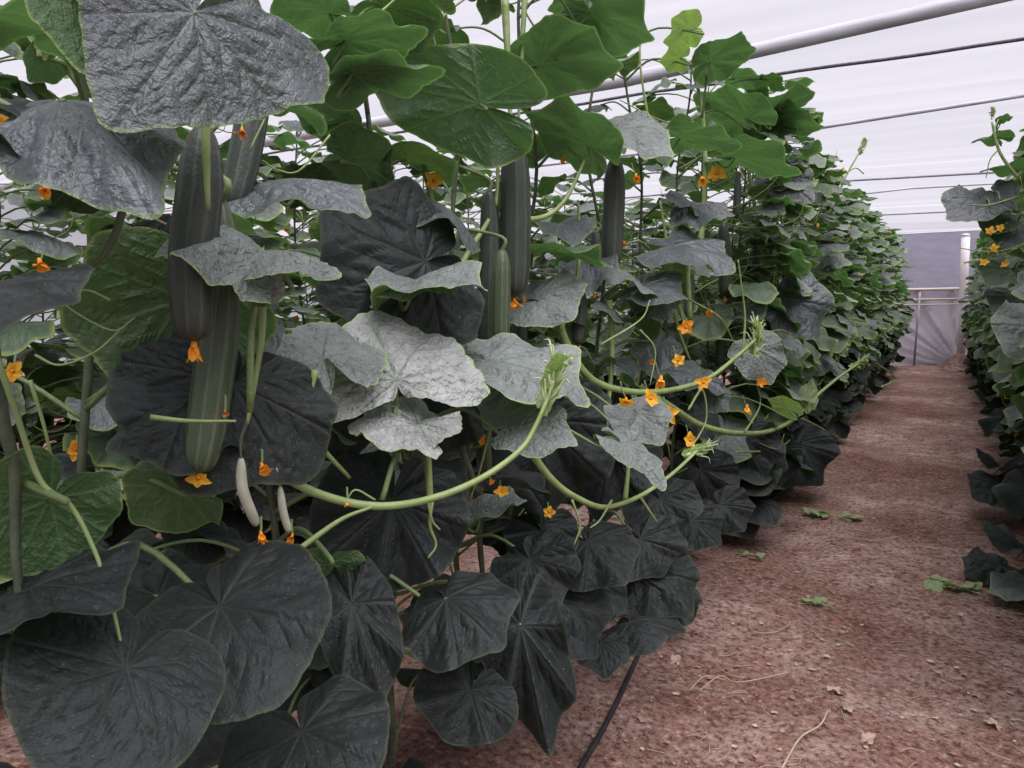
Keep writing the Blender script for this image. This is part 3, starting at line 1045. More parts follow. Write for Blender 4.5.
    (345, 470, 420, 480, -1.05, .0, 'u', 'L', dict(ws=.9)),
]
for i, (ax, ay, tx, ty, X, dX, fc, mt, kw) in enumerate(HL):
    kw = dict(kw)
    A = at_x(ax, ay, X)
    T = at_d(tx, ty, (A - CAM).dot(FW) - dX)
    if 'pet' in kw:
        kw['pet'] = at_x(*kw['pet'])
    pl = near_pl(A)
    big = (T - A).length * 0
    hand_leaf(pl, A, T, fc, mt, seed=i + 1, **kw)

# ---- cucumbers
def pl_y(px, X):
    d = ray(px, 384)
    return near_pl(CAM + d * (X / d.x))


cucumber(pl_y(200, -.72), [(203, 128), (200, 190), (193, 260), (194, 341)], -.74, 46, 'cuke', 'wither', 1, 'thick dark green cucumber with withered orange blossom')
cucumber(pl_y(205, -.76), [(219, 200), (222, 290), (212, 390), (199, 474)], -.79, 40, 'cukeg', 'open', 2, 'long green cucumber with yellow star blossom at its tip', bsize=.019, bax=Vector((.55, -.75, -.35)))
cucumber(pl_y(245, -.85), [(247, -12), (256, 60), (250, 130), (232, 212)], -.86, 32, 'cuke', 'wither', 3, 'curved grey green cucumber high behind the top leaf')
cucumber(pl_y(513, -.95), [(514, 134), (515, 190), (515, 245), (514, 297)], -.95, 31, 'cuke', 'wither', 4, 'upper dark cucumber of the cluster of four')
cucumber(pl_y(489, -1.0), [(489, 192), (490, 240), (488, 300), (487, 352)], -1.0, 22, 'cuke', None, 5, 'dark cucumber at the back of the cluster')
cucumber(pl_y(501, -.93), [(502, 250), (501, 290), (500, 354)], -.92, 19, 'cukeg', None, 6, 'lighter green cucumber at the front of the cluster')
cucumber(pl_y(469, -.95), [(470, 292), (469, 330), (468, 400)], -.95, 16, 'cukeg', 'wither', 7, 'slim green cucumber on the left of the cluster')
cucumber(pl_y(614, -.92), [(615, 158), (614, 200), (611, 270)], -.93, 22, 'cuke', None, 8, 'dark cucumber hanging beneath a light grey leaf tip')
cucumber(pl_y(596, -.95), [(596, 232), (596, 260), (594, 292)], -.95, 12, 'cuke', 'wither', 9, 'small dark cucumber')
cucumber(pl_y(580, -1.0), [(580, 290), (580, 310), (577, 345)], -1.0, 14, 'cuke', None, 10, 'dark cucumber low in the shade')
cucumber(pl_y(724, -.95), [(723, 224), (725, 260), (725, 296)], -.95, 14, 'cuke', 'wither', 11, 'slim dark cucumber with orange blossom')
cucumber(pl_y(520, -1.05), [(519, 300), (520, 330), (519, 366)], -1.05, 16, 'cuke', None, 12, 'dark cucumber low behind the leaves')
cucumber(pl_y(487, -.9), [(489, 420), (487, 445), (488, 470)], -.9, 9, 'cukeg', 'wither', 13, 'small green fruit')
cucumber(pl_y(664, -1.0), [(690, 270), (690, 290), (688, 318)], -1.0, 10, 'cuke', 'wither', 14, 'small dark cucumber')
# young pale fruits on the swinging vine
pv = pl_y(262, -.74)
cucumber(pv, [(241, 458), (243, 490), (257, 526)], -.74, 11, 'pod', None, 20, 'tiny pale fruit with orange flower', ped=False, name='young_cucumber')
cucumber(pv, [(280, 486), (283, 510), (289, 532)], -.74, 8, 'pod', None, 21, 'tiny pale fruit with orange flower, the thinner', ped=False, name='young_cucumber')

# ---- trailing vines
VN = [
    ([(228, 255), (229, 330), (234, 385), (246, 424), (270, 462), (300, 486), (345, 502), (390, 506), (440, 496), (485, 476), (520, 450), (536, 425), (552, 388)], -.74, 5.6, 262),
    ([(530, 452), (552, 480), (575, 497), (605, 507), (640, 496), (672, 474), (698, 450)], -.70, 3.6, 560),
    ([(555, 300), (565, 340), (590, 378), (625, 391), (665, 391), (705, 380), (735, 358), (757, 338)], -.78, 4.0, 610),
    ([(640, 388), (672, 408), (700, 425), (735, 433), (770, 431), (795, 418), (812, 400), (838, 378), (858, 364)], -.70, 3.2, 720),
    ([(262, 280), (262, 330), (256, 375), (247, 424)], -.74, 4.2, 250),
    ([(315, 370), (306, 420), (297, 484)], -.76, 3.6, 300),
    ([(-6, 350), (15, 410), (40, 480), (70, 505), (92, 545), (108, 590), (120, 640), (124, 664)], -.70, 3.0, 60),
    ([(-10, 345), (2, 420), (14, 470), (16, 560), (26, 650)], -.76, 7.5, 10),
    ([(-10, 150), (20, 170), (45, 172), (70, 155), (84, 138)], -.72, 5.0, 30),
    ([(124, 205), (112, 240), (92, 265), (50, 282)], -.76, 4.2, 100),
    ([(30, 380), (45, 430), (58, 490), (66, 520)], -.80, 2.0, 40),
    ([(505, 0), (508, 60), (511, 130)], -1.0, 4.0, 508),
    ([(525, -5), (522, 50), (518, 130)], -1.0, 3.0, 522),
    ([(440, 300), (470, 250), (495, 205), (498, 150)], -.985, 3.4, 490),
    ([(500, 218), (540, 218), (565, 200), (585, 160)], -.90, 3.2, 560),
    ([(150, 417), (190, 421), (236, 421)], -.73, 2.8, 230),
    ([(295, 552), (340, 520), (372, 507)], -.72, 3.2, 340),
    ([(205, 110), (206, 160), (208, 210)], -.70, 5.2, 200),
    ([(430, 500), (428, 450), (424, 435)], -.75, 3.4, 430),
    ([(625, 500), (628, 470), (630, 440)], -.70, 2.6, 630),
    ([(690, 320), (688, 270), (690, 210)], -.90, 2.6, 690),
    ([(700, 250), (705, 180), (702, 110), (690, 60)], -.95, 3.0, 705),
    ([(760, 250), (752, 190), (740, 130)], -.90, 2.4, 750),
    ([(455, 430), (478, 500), (480, 545), (484, 590), (490, 660)], -1.0, 4.0, 480),
    ([(246, 424), (241, 440), (241, 460)], -.74, 2.4, 241),
    ([(276, 468), (279, 478), (280, 488)], -.74, 2.0, 280),
    ([(640, 270), (668, 300), (682, 340), (690, 360)], -.85, 2.2, 660),
    ([(610, 300), (612, 360), (606, 420), (596, 470)], -.95, 3.2, 610),
    ([(640, 360), (632, 420), (630, 480)], -.95, 2.6, 630),
    ([(560, 330), (572, 300), (580, 250), (578, 200)], -.92, 2.6, 570),
    ([(690, 330), (676, 300), (668, 250), (660, 200)], -.9, 2.6, 675),
    ([(420, 150), (440, 240), (452, 330)], -1.0, 3.0, 440),
    ([(285, 395), (315, 440), (350, 478)], -.88, 4.0, 300),
]
VP = {}
for i, (pix, X, rp, px) in enumerate(VN):
    VP[i] = vine(pl_y(px, X), pix, X, rp, 'stem' if i not in (7, 8, 9, 23, 24) else 'oldstem')

TD = [
    ([(432, 502), (430, 525), (436, 545), (428, 558)], -.74, 2.0),
    ([(428, 500), (432, 520), (440, 530)], -.74, 1.8),
    ([(640, 497), (650, 512), (657, 522)], -.69, 1.6),
    ([(688, 410), (702, 390), (706, 420), (690, 450)], -.70, 1.3),
    ([(735, 452), (775, 450), (790, 440)], -.70, 1.2),
    ([(800, 418), (815, 425), (828, 432)], -.68, 1.3),
    ([(742, 358), (745, 320), (742, 290), (738, 260)], -.74, 1.4),
    ([(110, 300), (85, 290), (60, 300), (110, 330), (135, 318)], -.84, 1.4),
    ([(35, 355), (60, 365), (95, 352), (120, 330)], -.84, 1.5),
    ([(490, 430), (480, 470), (470, 500)], -.85, 1.3),
    ([(375, 500), (355, 490), (345, 505)], -.74, 1.3),
    ([(330, 135), (300, 170), (278, 170), (262, 160)], -.9, 1.2),
    ([(250, 150), (268, 110), (273, 80)], -.8, 1.2),
    ([(880, 388), (895, 378), (870, 360), (850, 355)], -.6, 1.2),
    ([(690, 300), (720, 318), (735, 345)], -.78, 1.1),
    ([(640, 330), (655, 350), (650, 385)], -.74, 1.1),
    ([(735, 345), (780, 330), (800, 345)], -.72, 1.0),
    ([(745, 432), (760, 405), (756, 380)], -.72, 1.1),
    ([(600, 345), (640, 320), (650, 300)], -.8, 1.2),
    ([(572, 500), (580, 525), (574, 545)], -.70, 1.4),
    ([(612, 500), (600, 520), (590, 528)], -.70, 1.3),
    ([(700, 130), (660, 120), (620, 100)], -.9, 1.0),
    ([(560, 60), (530, 20), (520, -5)], -1.0, 1.4),
    ([(405, 70), (440, 20), (470, -5)], -1.06, 2.0),
    ([(330, 40), (370, 20), (400, -5)], -1.0, 2.2),
    ([(650, 130), (640, 60), (645, 0)], -1.0, 1.4),
    ([(470, 130), (440, 60), (425, 0)], -1.05, 1.8),
    ([(225, 60), (215, 110), (205, 160)], -.9, 1.3),
]
for pix, X, rp in TD:
    tendril(pl_y(pix[0][0], X), pix, X, rp)
v_, _ = vine(pl_y(130, -.74), [(103, 194), (135, 208), (166, 224)], -.70, 1.6, 'dry', 'dry_tendril', r1=1.0)

# pale growing tips: folded young leaves, buds and curling tendrils
def shoot_tip(pl, P, size, updir, seed):
    rn = random.Random(seed)
    mb = MB()
    org = pl.o.location
    u = updir.normalized()
    o1 = u.orthogonal().normalized()
    for k in range(34):
        a = rn.uniform(0, 6.28)
        side = o1 * math.cos(a) + u.cross(o1) * math.sin(a)
        d = (u * rn.uniform(.5, 1.2) + side * rn.uniform(.2, 1.0)).normalized()
        b = P + u * size * rn.uniform(-.7, .6) - org
        if k % 7 == 0:
            V, F_, lc, ve, ed = blade(seed * 31 + k, 36, 6, True, .9, .9, .1, .08, .03, .6, .03)
            R3 = frame(d, side * -1 + u * .6) * (size * rn.uniform(.45, .8))
            mb.add([R3 @ Vector(q) + b for q in V], F_, 1, lc, ve, ed)
        else:
            ln = size * rn.uniform(.35, .9)
            pts = smooth_path([b, b + d * ln * .5, b + d * ln * .9 + u * ln * .2, b + d * ln * 1.1 + side * ln * rn.uniform(-.2, .3)], 3)
            v, f, l = tube(pts, lambda t: size * .055 * (1 - .85 * t), 6)
            mb.add(v, f, 0)
    v, f, l = tube(smooth_path([P - u * size * .8 - org, P - org, P + u * size * .6 - org], 4), lambda t: size * .11 * (1 - .6 * t), 7)
    mb.add(v, f, 0)
    return pl.part('growing_tip', mb, ['tip', 'Y'])


Z1 = Vector((0, 0, 1))
def tip_at(k, size, up, seed):
    P = VP[k][1][-1]
    shoot_tip(near_pl(P), P, size, up, seed)


tip_at(0, .062, Z1 + R_ * .3, 1)
tip_at(2, .075, Z1, 2)
tip_at(1, .050, Z1 * .5 + R_, 3)
tip_at(3, .070, Z1 * .7 + R_, 4)
shoot_tip(pl_y(35, -.95), at_x(38, 35, -1.1), .035, Z1, 6)

# ---- flowers
FLW = [
    (262, 466, -.74, .016, 'bell', 'petal'), (261, 534, -.74, .015, 'wither', 'petal'), (292, 536, -.74, .011, 'wither', 'petal'),
    (502, 491, -.76, .017, 'open', 'petaly'), (491, 480, -.77, .011, 'bell', 'petal'), (550, 512, -.74, .017, 'open', 'petaly'),
    (661, 379, -.66, .032, 'wither', 'petaly'), (650, 398, -.66, .026, 'open', 'petaly'), (669, 413, -.66, .028, 'open', 'petaly'),
    (626, 400, -.68, .024, 'bell', 'petaly'), (637, 411, -.78, .012, 'bell', 'petal'), (691, 440, -.66, .026, 'open', 'petaly'), (747, 407, -.66, .034, 'wither', 'petaly'),
    (702, 179, -.88, .042, 'wither', 'petaly'), (717, 173, -.88, .040, 'open', 'petaly'), (636, 176, -.92, .028, 'bell', 'petal'),
    (434, 181, -1.0, .022, 'open', 'petaly'), (484, 437, -.85, .018, 'wither', 'petal'), (12, 371, -.95, .013, 'open', 'petaly'),
    (75, 449, -1.1, .018, 'open', 'petaly'), (711, 312, -.75, .026, 'bell', 'petal'), (686, 327, -.72, .026, 'open', 'petal'),
    (703, 382, -.68, .026, 'open', 'petaly'), (762, 382, -.68, .025, 'open', 'petal'), (652, 361, -.85, .018, 'bell', 'petal'),
    (678, 360, -.72, .024, 'open', 'petaly'), (242, 130, -.83, .013, 'wither', 'wither'), (219, 118, -.84, .010, 'wither', 'petal'),
    (226, 244, -.78, .012, 'wither', 'wither'), (563, 158, -.98, .020, 'wither', 'petal'), (40, 262, -1.2, .022, 'wither', 'petal'),
    (225, 412, -.73, .008, 'wither', 'wither'), (348, 502, -.735, .008, 'wither', 'petaly'), (100, 487, -.85, .009, 'bell', 'petal'),
    (524, 298, -.93, .012, 'wither', 'petal'), (624, 243, -.9, .02, 'bell', 'petal'), (800, 250, -.8, .03, 'bell', 'petal'), (782, 270, -.8, .03, 'bell', 'petal'),
    (4, 125, -.9, .018, 'open', 'petaly'), (45, 188, -1.2, .02, 'bell', 'petal'), (590, 545, -.9, .010, 'bell', 'petal'), (660, 620 - 200, -.8, .02, 'bell', 'petal'),
]
for i, (px, py, X, s, kind, mt) in enumerate(FLW):
    P = at_x(px, py, X)
    pl = near_pl(P)
    toc = (CAM - P).normalized()
    ax = (toc * .9 + Vector((0, 0, -.1 if kind == 'open' else -1.0)) + Vector((.3 * math.sin(i * 2.1), .3 * math.cos(i * 1.7), 0)))
    st = P + (Vector((-.02, .01, .045)) if px > 560 else Vector((-.012, .012, .018)))
    s *= 1.3 if 560 < px < 780 else 1.25
    add_flower(pl.o, pl.o.location, P, s, ax, kind, mt, 'flower', i, stalk=st)

# ---- filling leaves of the near plants, behind the placed ones
rn = random.Random(77)
for i, pl in enumerate(PL):
    nfill = 10 if i < 2 else 24
    for k in range(nfill):
        z = 0.12 + (pl.H - 0.10) * ((k + rn.random()) / nfill)
        u = z / pl.H
        back = rn.random() < .62
        phi = rn.uniform(110, 250) if back else rn.uniform(-70, 70)
        rr = rn.uniform(.10, .34) if back else rn.uniform(.02, .16)
        dirv = Vector((math.cos(rad(phi)), math.sin(rad(phi)), 0))
        A = pl.stem(z) + dirv * rr + Vector((0, rn.uniform(-.14, .14), rn.uniform(0, .05)))
        size = (0.155 - 0.05 * u) * rn.uniform(.8, 1.15)
        t = dirv + Vector((0, 0, -rn.uniform(.5, 1.6) if u < .6 else -rn.uniform(.1, 1.0)))
        hint = dirv * rn.uniform(.3, 1.0) + Vector((rn.uniform(-.3, .3), rn.uniform(-.3, .3), 1))
        if u > .62 and i < 5 and rn.random() < .45:
            continue
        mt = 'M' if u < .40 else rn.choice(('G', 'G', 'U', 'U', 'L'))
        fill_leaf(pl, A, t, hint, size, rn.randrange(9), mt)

# ---------------------------------------------------------------- farther plants: one foliage mesh per plant
LOW = []
for i in range(10):
    r2 = random.Random(300 + i)
    LOW.append(blade(300 + i, 40, 6, i >= 8, r2.uniform(-.15, .35), r2.uniform(.4, 1.3), r2.uniform(0, .35), r2.uniform(.03, .08), 0.02, r2.uniform(.95, 1.2), 0.012, vw=.028))


def foliage_meshes(seed, H, n, spread=0.38):
    """stem, foliage, flowers, cucumbers of one plant around the origin; +X is the path side"""
    r3 = random.Random(seed)
    fol, st = MB(), MB()
    ph = r3.uniform(0, 6)
    stem = lambda z: Vector((.03 * math.sin(3 * z + ph), .04 * math.sin(2.3 * z + ph), z))
    v, f, l = tube([stem(z) for z in np.linspace(-.02, H, 20)], lambda t: .008 * (1.1 - .6 * t), 6)
    st.add(v, f)
    for k in range(n):
        z = .10 + (H - .06) * ((k + r3.random()) / n)
        u = z / H
        phi = rad(r3.choice((0, 0, 0, 180, 180)) + r3.gauss(0, 48))
        dirv = Vector((math.cos(phi), math.sin(phi), 0))
        prof = float(np.interp(u, [0, .22, .38, .8, 1.0], [.86, .90, 1.16, 1.16, .85]))
        A = stem(z) + Vector((dirv.x * spread, dirv.y * .26, 0)) * r3.uniform(.45, 1.0) * prof + Vector((0, 0, r3.uniform(0, .06)))
        size = (.185 - .065 * u) * r3.uniform(.75, 1.25)
        dn = r3.uniform(.6, 1.7) if u < .5 else r3.uniform(.1, 1.0)
        R3 = frame(dirv + Vector((r3.uniform(-.3, .3), r3.uniform(-.5, .5), -dn)), dirv * r3.uniform(.3, .9) + Vector((r3.uniform(-.4, .4), r3.uniform(-.4, .4), 1))) * size
        V, F_, lc, ve, ed = LOW[r3.randrange(8) if u < .8 else r3.randrange(10)]
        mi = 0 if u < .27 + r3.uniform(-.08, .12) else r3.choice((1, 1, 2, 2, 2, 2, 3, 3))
        if A.z - .0 + R3.col[1].z < 0.03:
            A.z += 0.03 - (A.z + R3.col[1].z)
        VV = np.asarray(V) @ np.array(R3).T + np.array(A)
        VV[:, 2] = np.maximum(VV[:, 2], 0.012)
        fol.add(VV, F_, mi, lc, ve, ed)
        B = stem(max(.04, z - .05))
        v, f, l = tube(smooth_path([A, A.lerp(B, .5) + Vector((0, 0, .03)), B], 3), .0035, 5)
        fol.add(v, f, 4)
    # slender shoots and tendrils hanging between the leaves
    for k in range(9):
        z = r3.uniform(.6, H)
        a = stem(z)
        d = Vector((r3.choice((1, 1, -1)) * r3.uniform(.2, .45), r3.uniform(-.3, .3), r3.uniform(-.35, .2)))
        v, f, l = tube(smooth_path([a, a + d * .5 + Vector((0, 0, -.05)), a + d, a + d * 1.1 + Vector((0, 0, .1))], 4), lambda t: .0035 * (1 - .6 * t), 5)
        fol.add(v, f, 5)
    fl = MB()
    FM = flower_mesh(seed, 'open')
    fpos = []
    for k in range(5):
        z = r3.uniform(.5, H * .95)
        fpos.append((stem(z) + Vector((r3.uniform(.15, .42), r3.uniform(-.25, .25), 0)), r3.uniform(.018, .026), r3.randrange(4)))
    cu = []
    for k in range(r3.choice((1, 2, 2))):
        z = r3.uniform(H * .5, H * .85)
        cu.append((stem(z) + Vector((r3.uniform(.05, .2), r3.uniform(-.2, .2), 0)), r3.uniform(.2, .33)))
    return (st.mesh('stem', ['oldstem']), fol.mesh('foliage', ['M', 'G', 'U', 'L', 'petiole', 'stem']), fpos, cu)


FV = [foliage_meshes(900 + i, 2.25, 84) for i in range(5)]
mb = MB()
v, f, l = tube(smooth_path([Vector((0, 0, 0)), Vector((.01, 0, -.5)), Vector((0, 0, -1))], 10), lambda t: .085 * float(np.interp(t, [0, .05, .12, .22, .5, .8, .9, .96, 1], [.4, .58, .72, .88, 1, .98, .86, .62, .18])), 18, 9, .02, lc=True)
mb.add(v, f, 0, l)
FARC = mb.mesh('cucumber', ['cuke'])


def far_plant(x, y, i, flip, label, group=None, hs=1.0, fruit=True, seed=0):
    st, fol, fpos, cu = FV[i]
    r4 = random.Random(seed)
    t = link('cucumber_plant', None)
    t.location = (x, y, 0)
    t.rotation_euler = (0, 0, (math.pi if flip else 0) + r4.uniform(-.25, .25))
    t.scale = ((1.0 if flip or x < -2 else 1.0 + .04 * max(0, min(6, y - 6))), 1, hs)
    t.empty_display_size = .1
    tag(t, label, 'cucumber plant', group)
    link('stem', st, t)
    link('foliage', fol, t)
    if fruit:
        for p, s, k in fpos:
            if r4.random() < .7:
                q = Vector((0, 0, 1)).rotation_difference(Vector((1, -.5, .1)).normalized())
                link('flower', flower_data(k, 'open' if k % 2 else 'bell', 'petaly'), t, Matrix.Translation(p) @ q.to_matrix().to_4x4() @ Matrix.Scale(s * (1.15 if flip else 1), 4))
        for p, ln in cu:
            link('cucumber', FARC, t, Matrix.Translation(p) @ Matrix.Scale(ln, 4))
    return t


ys = list(np.arange(4.0, 14.6, 0.42))
for i, y in enumerate(ys):
    last = i == len(ys) - 1
    far_plant(ROW_X + 0.06 * math.sin(i * 1.9), y, i % 5, False,
              'leafy cucumber plant last in the left row, next to the end wall' if last else
              'leafy cucumber plant in the far unbroken stretch of the left row along the path',
              None if last else 'far plants of the left row', hs=1.02 - .011 * (y - 4) + .02 * math.sin(i * 2.2), seed=i)
sp = [o for o in COL.objects if o.get('group') == 'far plants of the left row'][7]
_D = (Vector((-.85, sp.location.y, 2.1)) - CAM).dot(FW)


class _T:
    o = sp

    @staticmethod
    def part(name, mb, mats, parent=None):
        return link(name, mb.mesh(name, mats), sp)


sp.rotation_euler = (0, 0, 0)
sp['label'] = 'cucumber plant of the left row with a lone leafy shoot standing above the row top'
del sp['group']
for ch in list(sp.children):
    ch.matrix_basis = Matrix.Diagonal((sp.scale.x, sp.scale.y, sp.scale.z, 1)) @ ch.matrix_basis
sp.scale = (1, 1, 1)
_path = smooth_path([at_d(a, b, _D) for a, b in ((828, 215), (838, 195), (846, 176), (855, 160), (862, 148))], 6)
_mb = MB()
_mb.add(*tube([p - sp.location for p in _path], lambda t: .011 * (1 - .5 * t), 8)[:2])
link('young_shoot', _mb.mesh('young_shoot', ['stem']), sp)
shoot_tip(_T, _path[-1], .07, Z1 + R_ * .3, 5)
_mb = MB()
_path = smooth_path([at_d(a, b, _D) for a, b in ((848, 172), (856, 168), (864, 174))], 4)
_mb.add(*tube([p - sp.location for p in _path], .005, 6)[:2])
link('tendril', _mb.mesh('tendril', ['stem']), sp)

ys = list(np.arange(2.7, 14.6, 0.42))
for i, y in enumerate(ys):
    if i == 0:
        lab, g = 'nearest cucumber plant of the right row, dark leaf on soil below', None
    elif i == 1:
        lab, g = 'cucumber plant of the right row with the young shoot rising against the roof', None
    elif i == len(ys) - 1:
        lab, g = 'leafy cucumber plant last in the right row, beside the white post', None
    else:
        lab, g = 'leafy cucumber plant along the right row of vines beside the path', 'plants of the right row'
    far_plant(0.80 + 0.05 * math.sin(i * 2.7), y, (i + 2) % 5, True, lab, g, hs=1.10 - .012 * y + .02 * math.sin(i), seed=50 + i)
for i, y in enumerate(np.arange(-0.6, 9.5, 0.5)):
    far_plant(-2.75 + 0.06 * math.sin(i * 1.7), y, (i + 1) % 5, False, 'bright green cucumber plant in the row seen through gaps behind the left row', 'plants of the second left row', hs=.92, seed=100 + i)
for i, y in enumerate(np.arange(-0.8, 6.5, 0.55)):
    far_plant(-4.5 + 0.06 * math.sin(i * 1.3), y, (i + 3) % 5, False, 'pale cucumber plant glimpsed between leaves in the outermost left row', 'plants of the third left row', hs=.92, fruit=False, seed=150 + i)

# ---------------------------------------------------------------- litter on the soil
rn = random.Random(9)
mb = MB()
for k in range(900):
    y = 1.2 + 10 * rn.random() ** 1.8
    x = rn.uniform(-.85, .6)
    a = rn.uniform(0, 6.28)
    ln = rn.uniform(.02, .10)
    z = float(ground_z(np.array(x), np.array(y))) + .006
    d = Vector((math.cos(a), math.sin(a), 0))
    p = Vector((x, y, z))
    s = d.orthogonal().normalized()
    s.z = 0
    pts = smooth_path([p, p + d * ln * .5 + Vector((-d.y, d.x, 0)) * rn.uniform(-.3, .3) * ln, p + d * ln], 3)
    v, f, l = tube(pts, rn.uniform(.0006, .0013), 4)
    mb.add(v, f)
for k in range(2600):
    y = 1.2 + 10 * rn.random() ** 1.8
    x = rn.uniform(-.9, .6)
    z = float(ground_z(np.array(x), np.array(y))) + .006
    s = .0025 + .011 * rn.random() ** 3
    a = rn.uniform(0, 6.28)
    vs = [(x + s * math.cos(a + q) * rn.uniform(.6, 1.2), y + s * math.sin(a + q) * rn.uniform(.5, 1), z + rn.uniform(0, .006)) for q in (0, 1.1, 2.3, 3.3, 4.4, 5.3)]
    mb.add(vs + [(x, y, z + .003)], [(i, (i + 1) % 6, 6) for i in range(6)], rn.choice((1, 2, 2, 0)))
li = link('straw_litter', mb.mesh('straw_litter', ['dry', 'dryleaf', 'clod']))
tag(li, 'dry straw, petals and leaf crumbs scattered over the path', 'litter', kind='stuff')


def ground_stalk(name, pix, r, label, mat='dry'):
    pts = [at_z(px, py, -.008 + .010) for px, py in pix]
    mb = MB()
    mb.add(*tube(smooth_path(pts, 7), r, 6)[:2])
    return tag(link(name, mb.mesh(name, [mat])), label, 'dry stalk')


ground_stalk('dry_tendril', [(749, 612), (752, 630), (775, 632), (790, 620), (760, 612)], .0016, 'curled dry tendril on the soil near the green cutting')
ground_stalk('dry_tendril', [(700, 690), (720, 676), (740, 682), (790, 672)], .0016, 'thin dry stalk on the path below the curled tendril')
ground_stalk('dry_tendril', [(782, 768), (800, 738), (820, 725), (828, 710)], .0028, 'pale dry stalk forked at the bottom edge of the path')
ground_stalk('dry_tendril', [(690, 690), (705, 676), (725, 680)], .0016, 'short bent straw by the tip of the front leaves')
ground_stalk('dry_tendril', [(835, 535), (870, 540), (900, 536)], .0016, 'long thin straw across the middle of the path')


def cutting(px, py, size, n, label, seed, mat='Y'):
    P = at_z(px, py, 0.0)
    P.z = float(ground_z(np.array(P.x), np.array(P.y)))
    r5 = random.Random(seed)
    t = link('green_cutting', None)
    t.location = P
    tag(t, label, 'plant cutting')
    mb = MB()
    mb.add(*tube(smooth_path([Vector((-size, size * .2, .006)), Vector((0, 0, .02)), Vector((size * .9, -size * .2, .008))], 6), .003, 6)[:2])
    link('stalk', mb.mesh('stalk', ['stem']), t)
    for k in range(n):
        A = Vector((r5.uniform(-size, size), r5.uniform(-.3, .3) * size, .018))
        a = r5.uniform(0, 6.28)
        d = Vector((math.cos(a), math.sin(a), r5.uniform(-.15, .25)))
        R3 = frame(d, Vector((r5.uniform(-.5, .5), r5.uniform(-.5, .5), 1))) * r5.uniform(.35, .6) * size
        link('leaf', var_mesh(9 + k % 3, mat), t, Matrix.Translation(A + Vector((0, 0, .01))) @ R3.to_4x4())
    return t


cutting(820, 604, .07, 5, 'wilted green cutting lying alone on the path', 1)
cutting(832, 516, .12, 5, 'pale green leaf sprig lying across the path beside the left row', 2, 'Y')
cutting(752, 558, .06, 4, 'small wilted sprig on the soil below the pale green sprig', 3, 'Y')
cutting(955, 585, .12, 6, 'dry green leaf scraps on the soil by the right row', 4, 'Y')

# leaves of the right row sprawled over the soil
rp = [o for o in COL.objects if o.name.startswith('cucumber_plant') and o.get('label', '').startswith('nearest cucumber plant of the right')][0]


class _H:
    pass


hp = _H()
hp.o = rp
rp.rotation_euler = (0, 0, 0)
for ch in list(rp.children):
    ch.matrix_basis = Matrix.Rotation(math.pi, 4, 'Z') @ ch.matrix_basis
hp.H = 2.2
hp.stem = lambda z: Vector((rp.location.x, rp.location.y, z))
for k, (ax, ay, az, tx, ty, tz, mt, fc, ws) in enumerate([
    (1010, 492, .16, 972, 500, .04, 'M', (.5, 1, 0), 1.3), (1024, 552, .20, 985, 540, .05, 'M', (.4, 1, 0), 1.1),
    (1000, 566, .05, 966, 578, .02, 'M', (.4, 1, 0), 1.0), (1040, 590, .04, 985, 596, .015, 'L', (.2, 1, 0), .7),
    (1035, 345, 1.0, 1004, 372, .9, 'L', 'c', 1.2), (1000, 470, .25, 978, 462, .12, 'M', (.5, 1, 0), 1.2)]):
    A, T = at_z(ax, ay, az), at_z(tx, ty, tz)
    if az > .9:
        A = at_x(ax, ay, .36)
    T = at_d(tx, ty, (A - CAM).dot(FW) - .03)
    hand_leaf(hp, A, T, fc, mt, ws, seed=500 + k, droop=.5)


# dry leaf scraps
for k, (px, py, sz, lab) in enumerate([
    (676, 661, .05, 'curled tan leaf scrap beside the front leaves, left of the straws'),
    (838, 688, .05, 'dry tan leaf scrap on the path above the pale forked stalk'),
    (846, 706, .045, 'thin dry leaf scrap folded on the path, just below another'),
    (868, 736, .05, 'shrivelled pale leaf scrap near the bottom edge of the path'),
    (996, 720, .045, 'small dry leaf crumb at the lower right of the bare path')]):
    P = at_z(px, py, 0.0)
    P.z = float(ground_z(np.array(P.x), np.array(P.y))) + .008
    V, F_, lc, ve, ed = blade(700 + k, 40, 6, True, .5, 1.2, .3, .12, .05, .7, .05)
    mb = MB()
    mb.add(np.asarray(V), F_, 0, lc, ve, ed)
    a = k * 1.9
    o = link('dry_leaf', mb.mesh('dry_leaf', ['dryleaf']), None, Matrix.Translation(P) @ Matrix.Rotation(a, 4, 'Z') @ Matrix.Scale(sz * .68, 4))
    tag(o, lab, 'dry leaf')

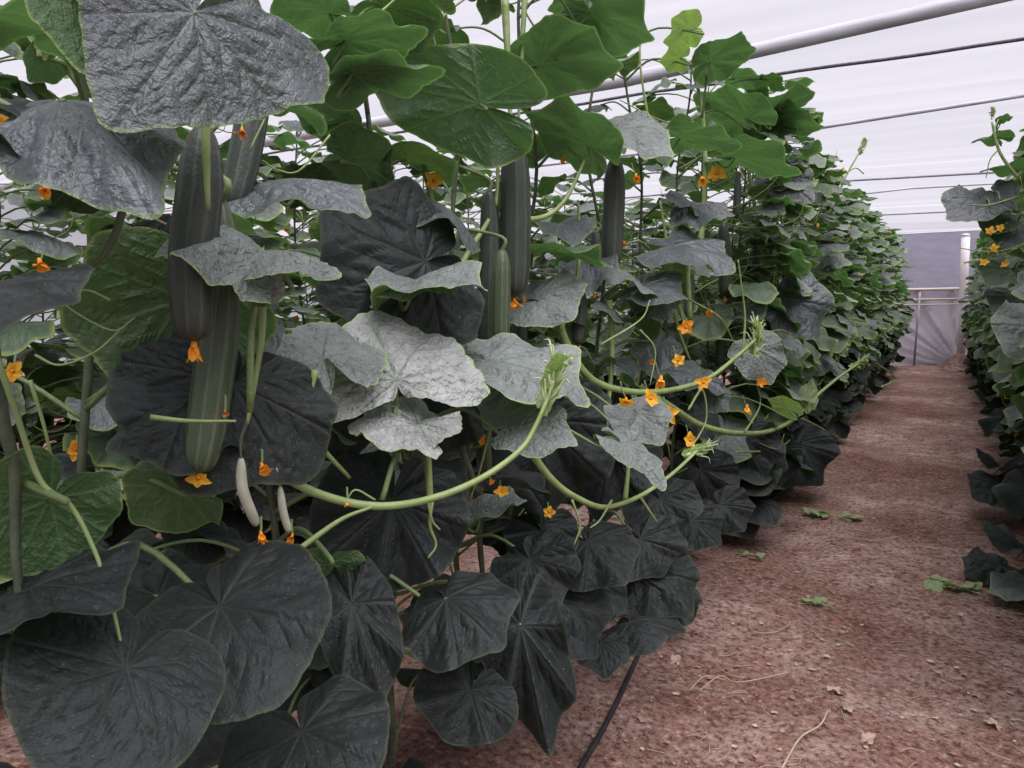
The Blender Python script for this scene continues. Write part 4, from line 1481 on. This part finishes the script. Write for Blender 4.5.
# the young shoot, drooping leaves and flowers at the front top of the right row
rp2 = [o for o in COL.objects if o.get('label', '').startswith('cucumber plant of the right row with the young')][0]
rp2.rotation_euler = (0, 0, 0)
for ch in list(rp2.children):
    ch.matrix_basis = Matrix.Diagonal((1, 1, rp2.scale.z, 1)) @ Matrix.Rotation(math.pi, 4, 'Z') @ ch.matrix_basis
rp2.scale = (1, 1, 1)
hq = _H()
hq.o = rp2
hq.H = 2.3
hq.stem = lambda z: Vector((rp2.location.x, rp2.location.y, z))
SD = 3.7


def rvine(pix, r, name):
    mb = MB()
    path = smooth_path([at_d(a, b, SD) for a, b in pix], 8)
    mb.add(*tube([p - rp2.location for p in path], lambda t: r * (1 - .5 * t), 8)[:2])
    return link(name, mb.mesh(name, ['stem']), rp2)


rvine([(1050, 215), (1030, 190), (1010, 168), (998, 148), (992, 122)], .011, 'young_shoot')
rvine([(998, 150), (990, 160), (986, 178)], .004, 'tendril')
rvine([(1040, 240), (1005, 250), (985, 252), (960, 248)], .004, 'tendril')
rvine([(1024, 195), (990, 205), (972, 205)], .006, 'young_shoot')


class _S:
    o = rp2

    @staticmethod
    def part(name, mb, mats, parent=None):
        return link(name, mb.mesh(name, mats), rp2)


shoot_tip(_S, at_d(992, 114, SD), .032, Z1, 41)
for k, (ax, ay, tx, ty, mt, fc, ws) in enumerate([
    (996, 138, 973, 143, 'U', (-.3, 1, 0), .7), (1002, 120, 1014, 116, 'U', (-.3, 1, 0), .9), (985, 200, 948, 222, 'G', 'cu', .9), (995, 192, 1012, 208, 'G', 'cu', 1.2),
    (1012, 168, 985, 172, 'U', (-.2, 1, 0), .9), (1000, 215, 985, 235, 'U', 'c', 1.0), (1015, 230, 1000, 250, 'G', 'cu', 1.0), (1010, 270, 985, 285, 'U', 'cu', 1.1), (1018, 300, 994, 315, 'G', 'cu', 1.1)]):
    A, T = at_d(ax, ay, SD + .15), at_d(tx, ty, SD + .1)
    hand_leaf(hq, A, T, fc, mt, ws, seed=600 + k, droop=.7, pr=.003, pet=at_d(*[(999, 150), (994, 130), (990, 205), (1000, 200), (1020, 180), (1005, 200), (1022, 215), (1024, 262), (1026, 290)][k], SD + .05))
for k, (px, py) in enumerate([(990, 231), (1000, 228), (984, 262), (1005, 264), (994, 248)]):
    P = at_d(px, py, SD - .02)
    add_flower(rp2, rp2.location, P, .027, (CAM - P).normalized() + Vector((.3 * math.sin(k), 0, .2)), 'open', 'petaly', 'flower', k, stalk=P + Vector((.03, .03, .03)))
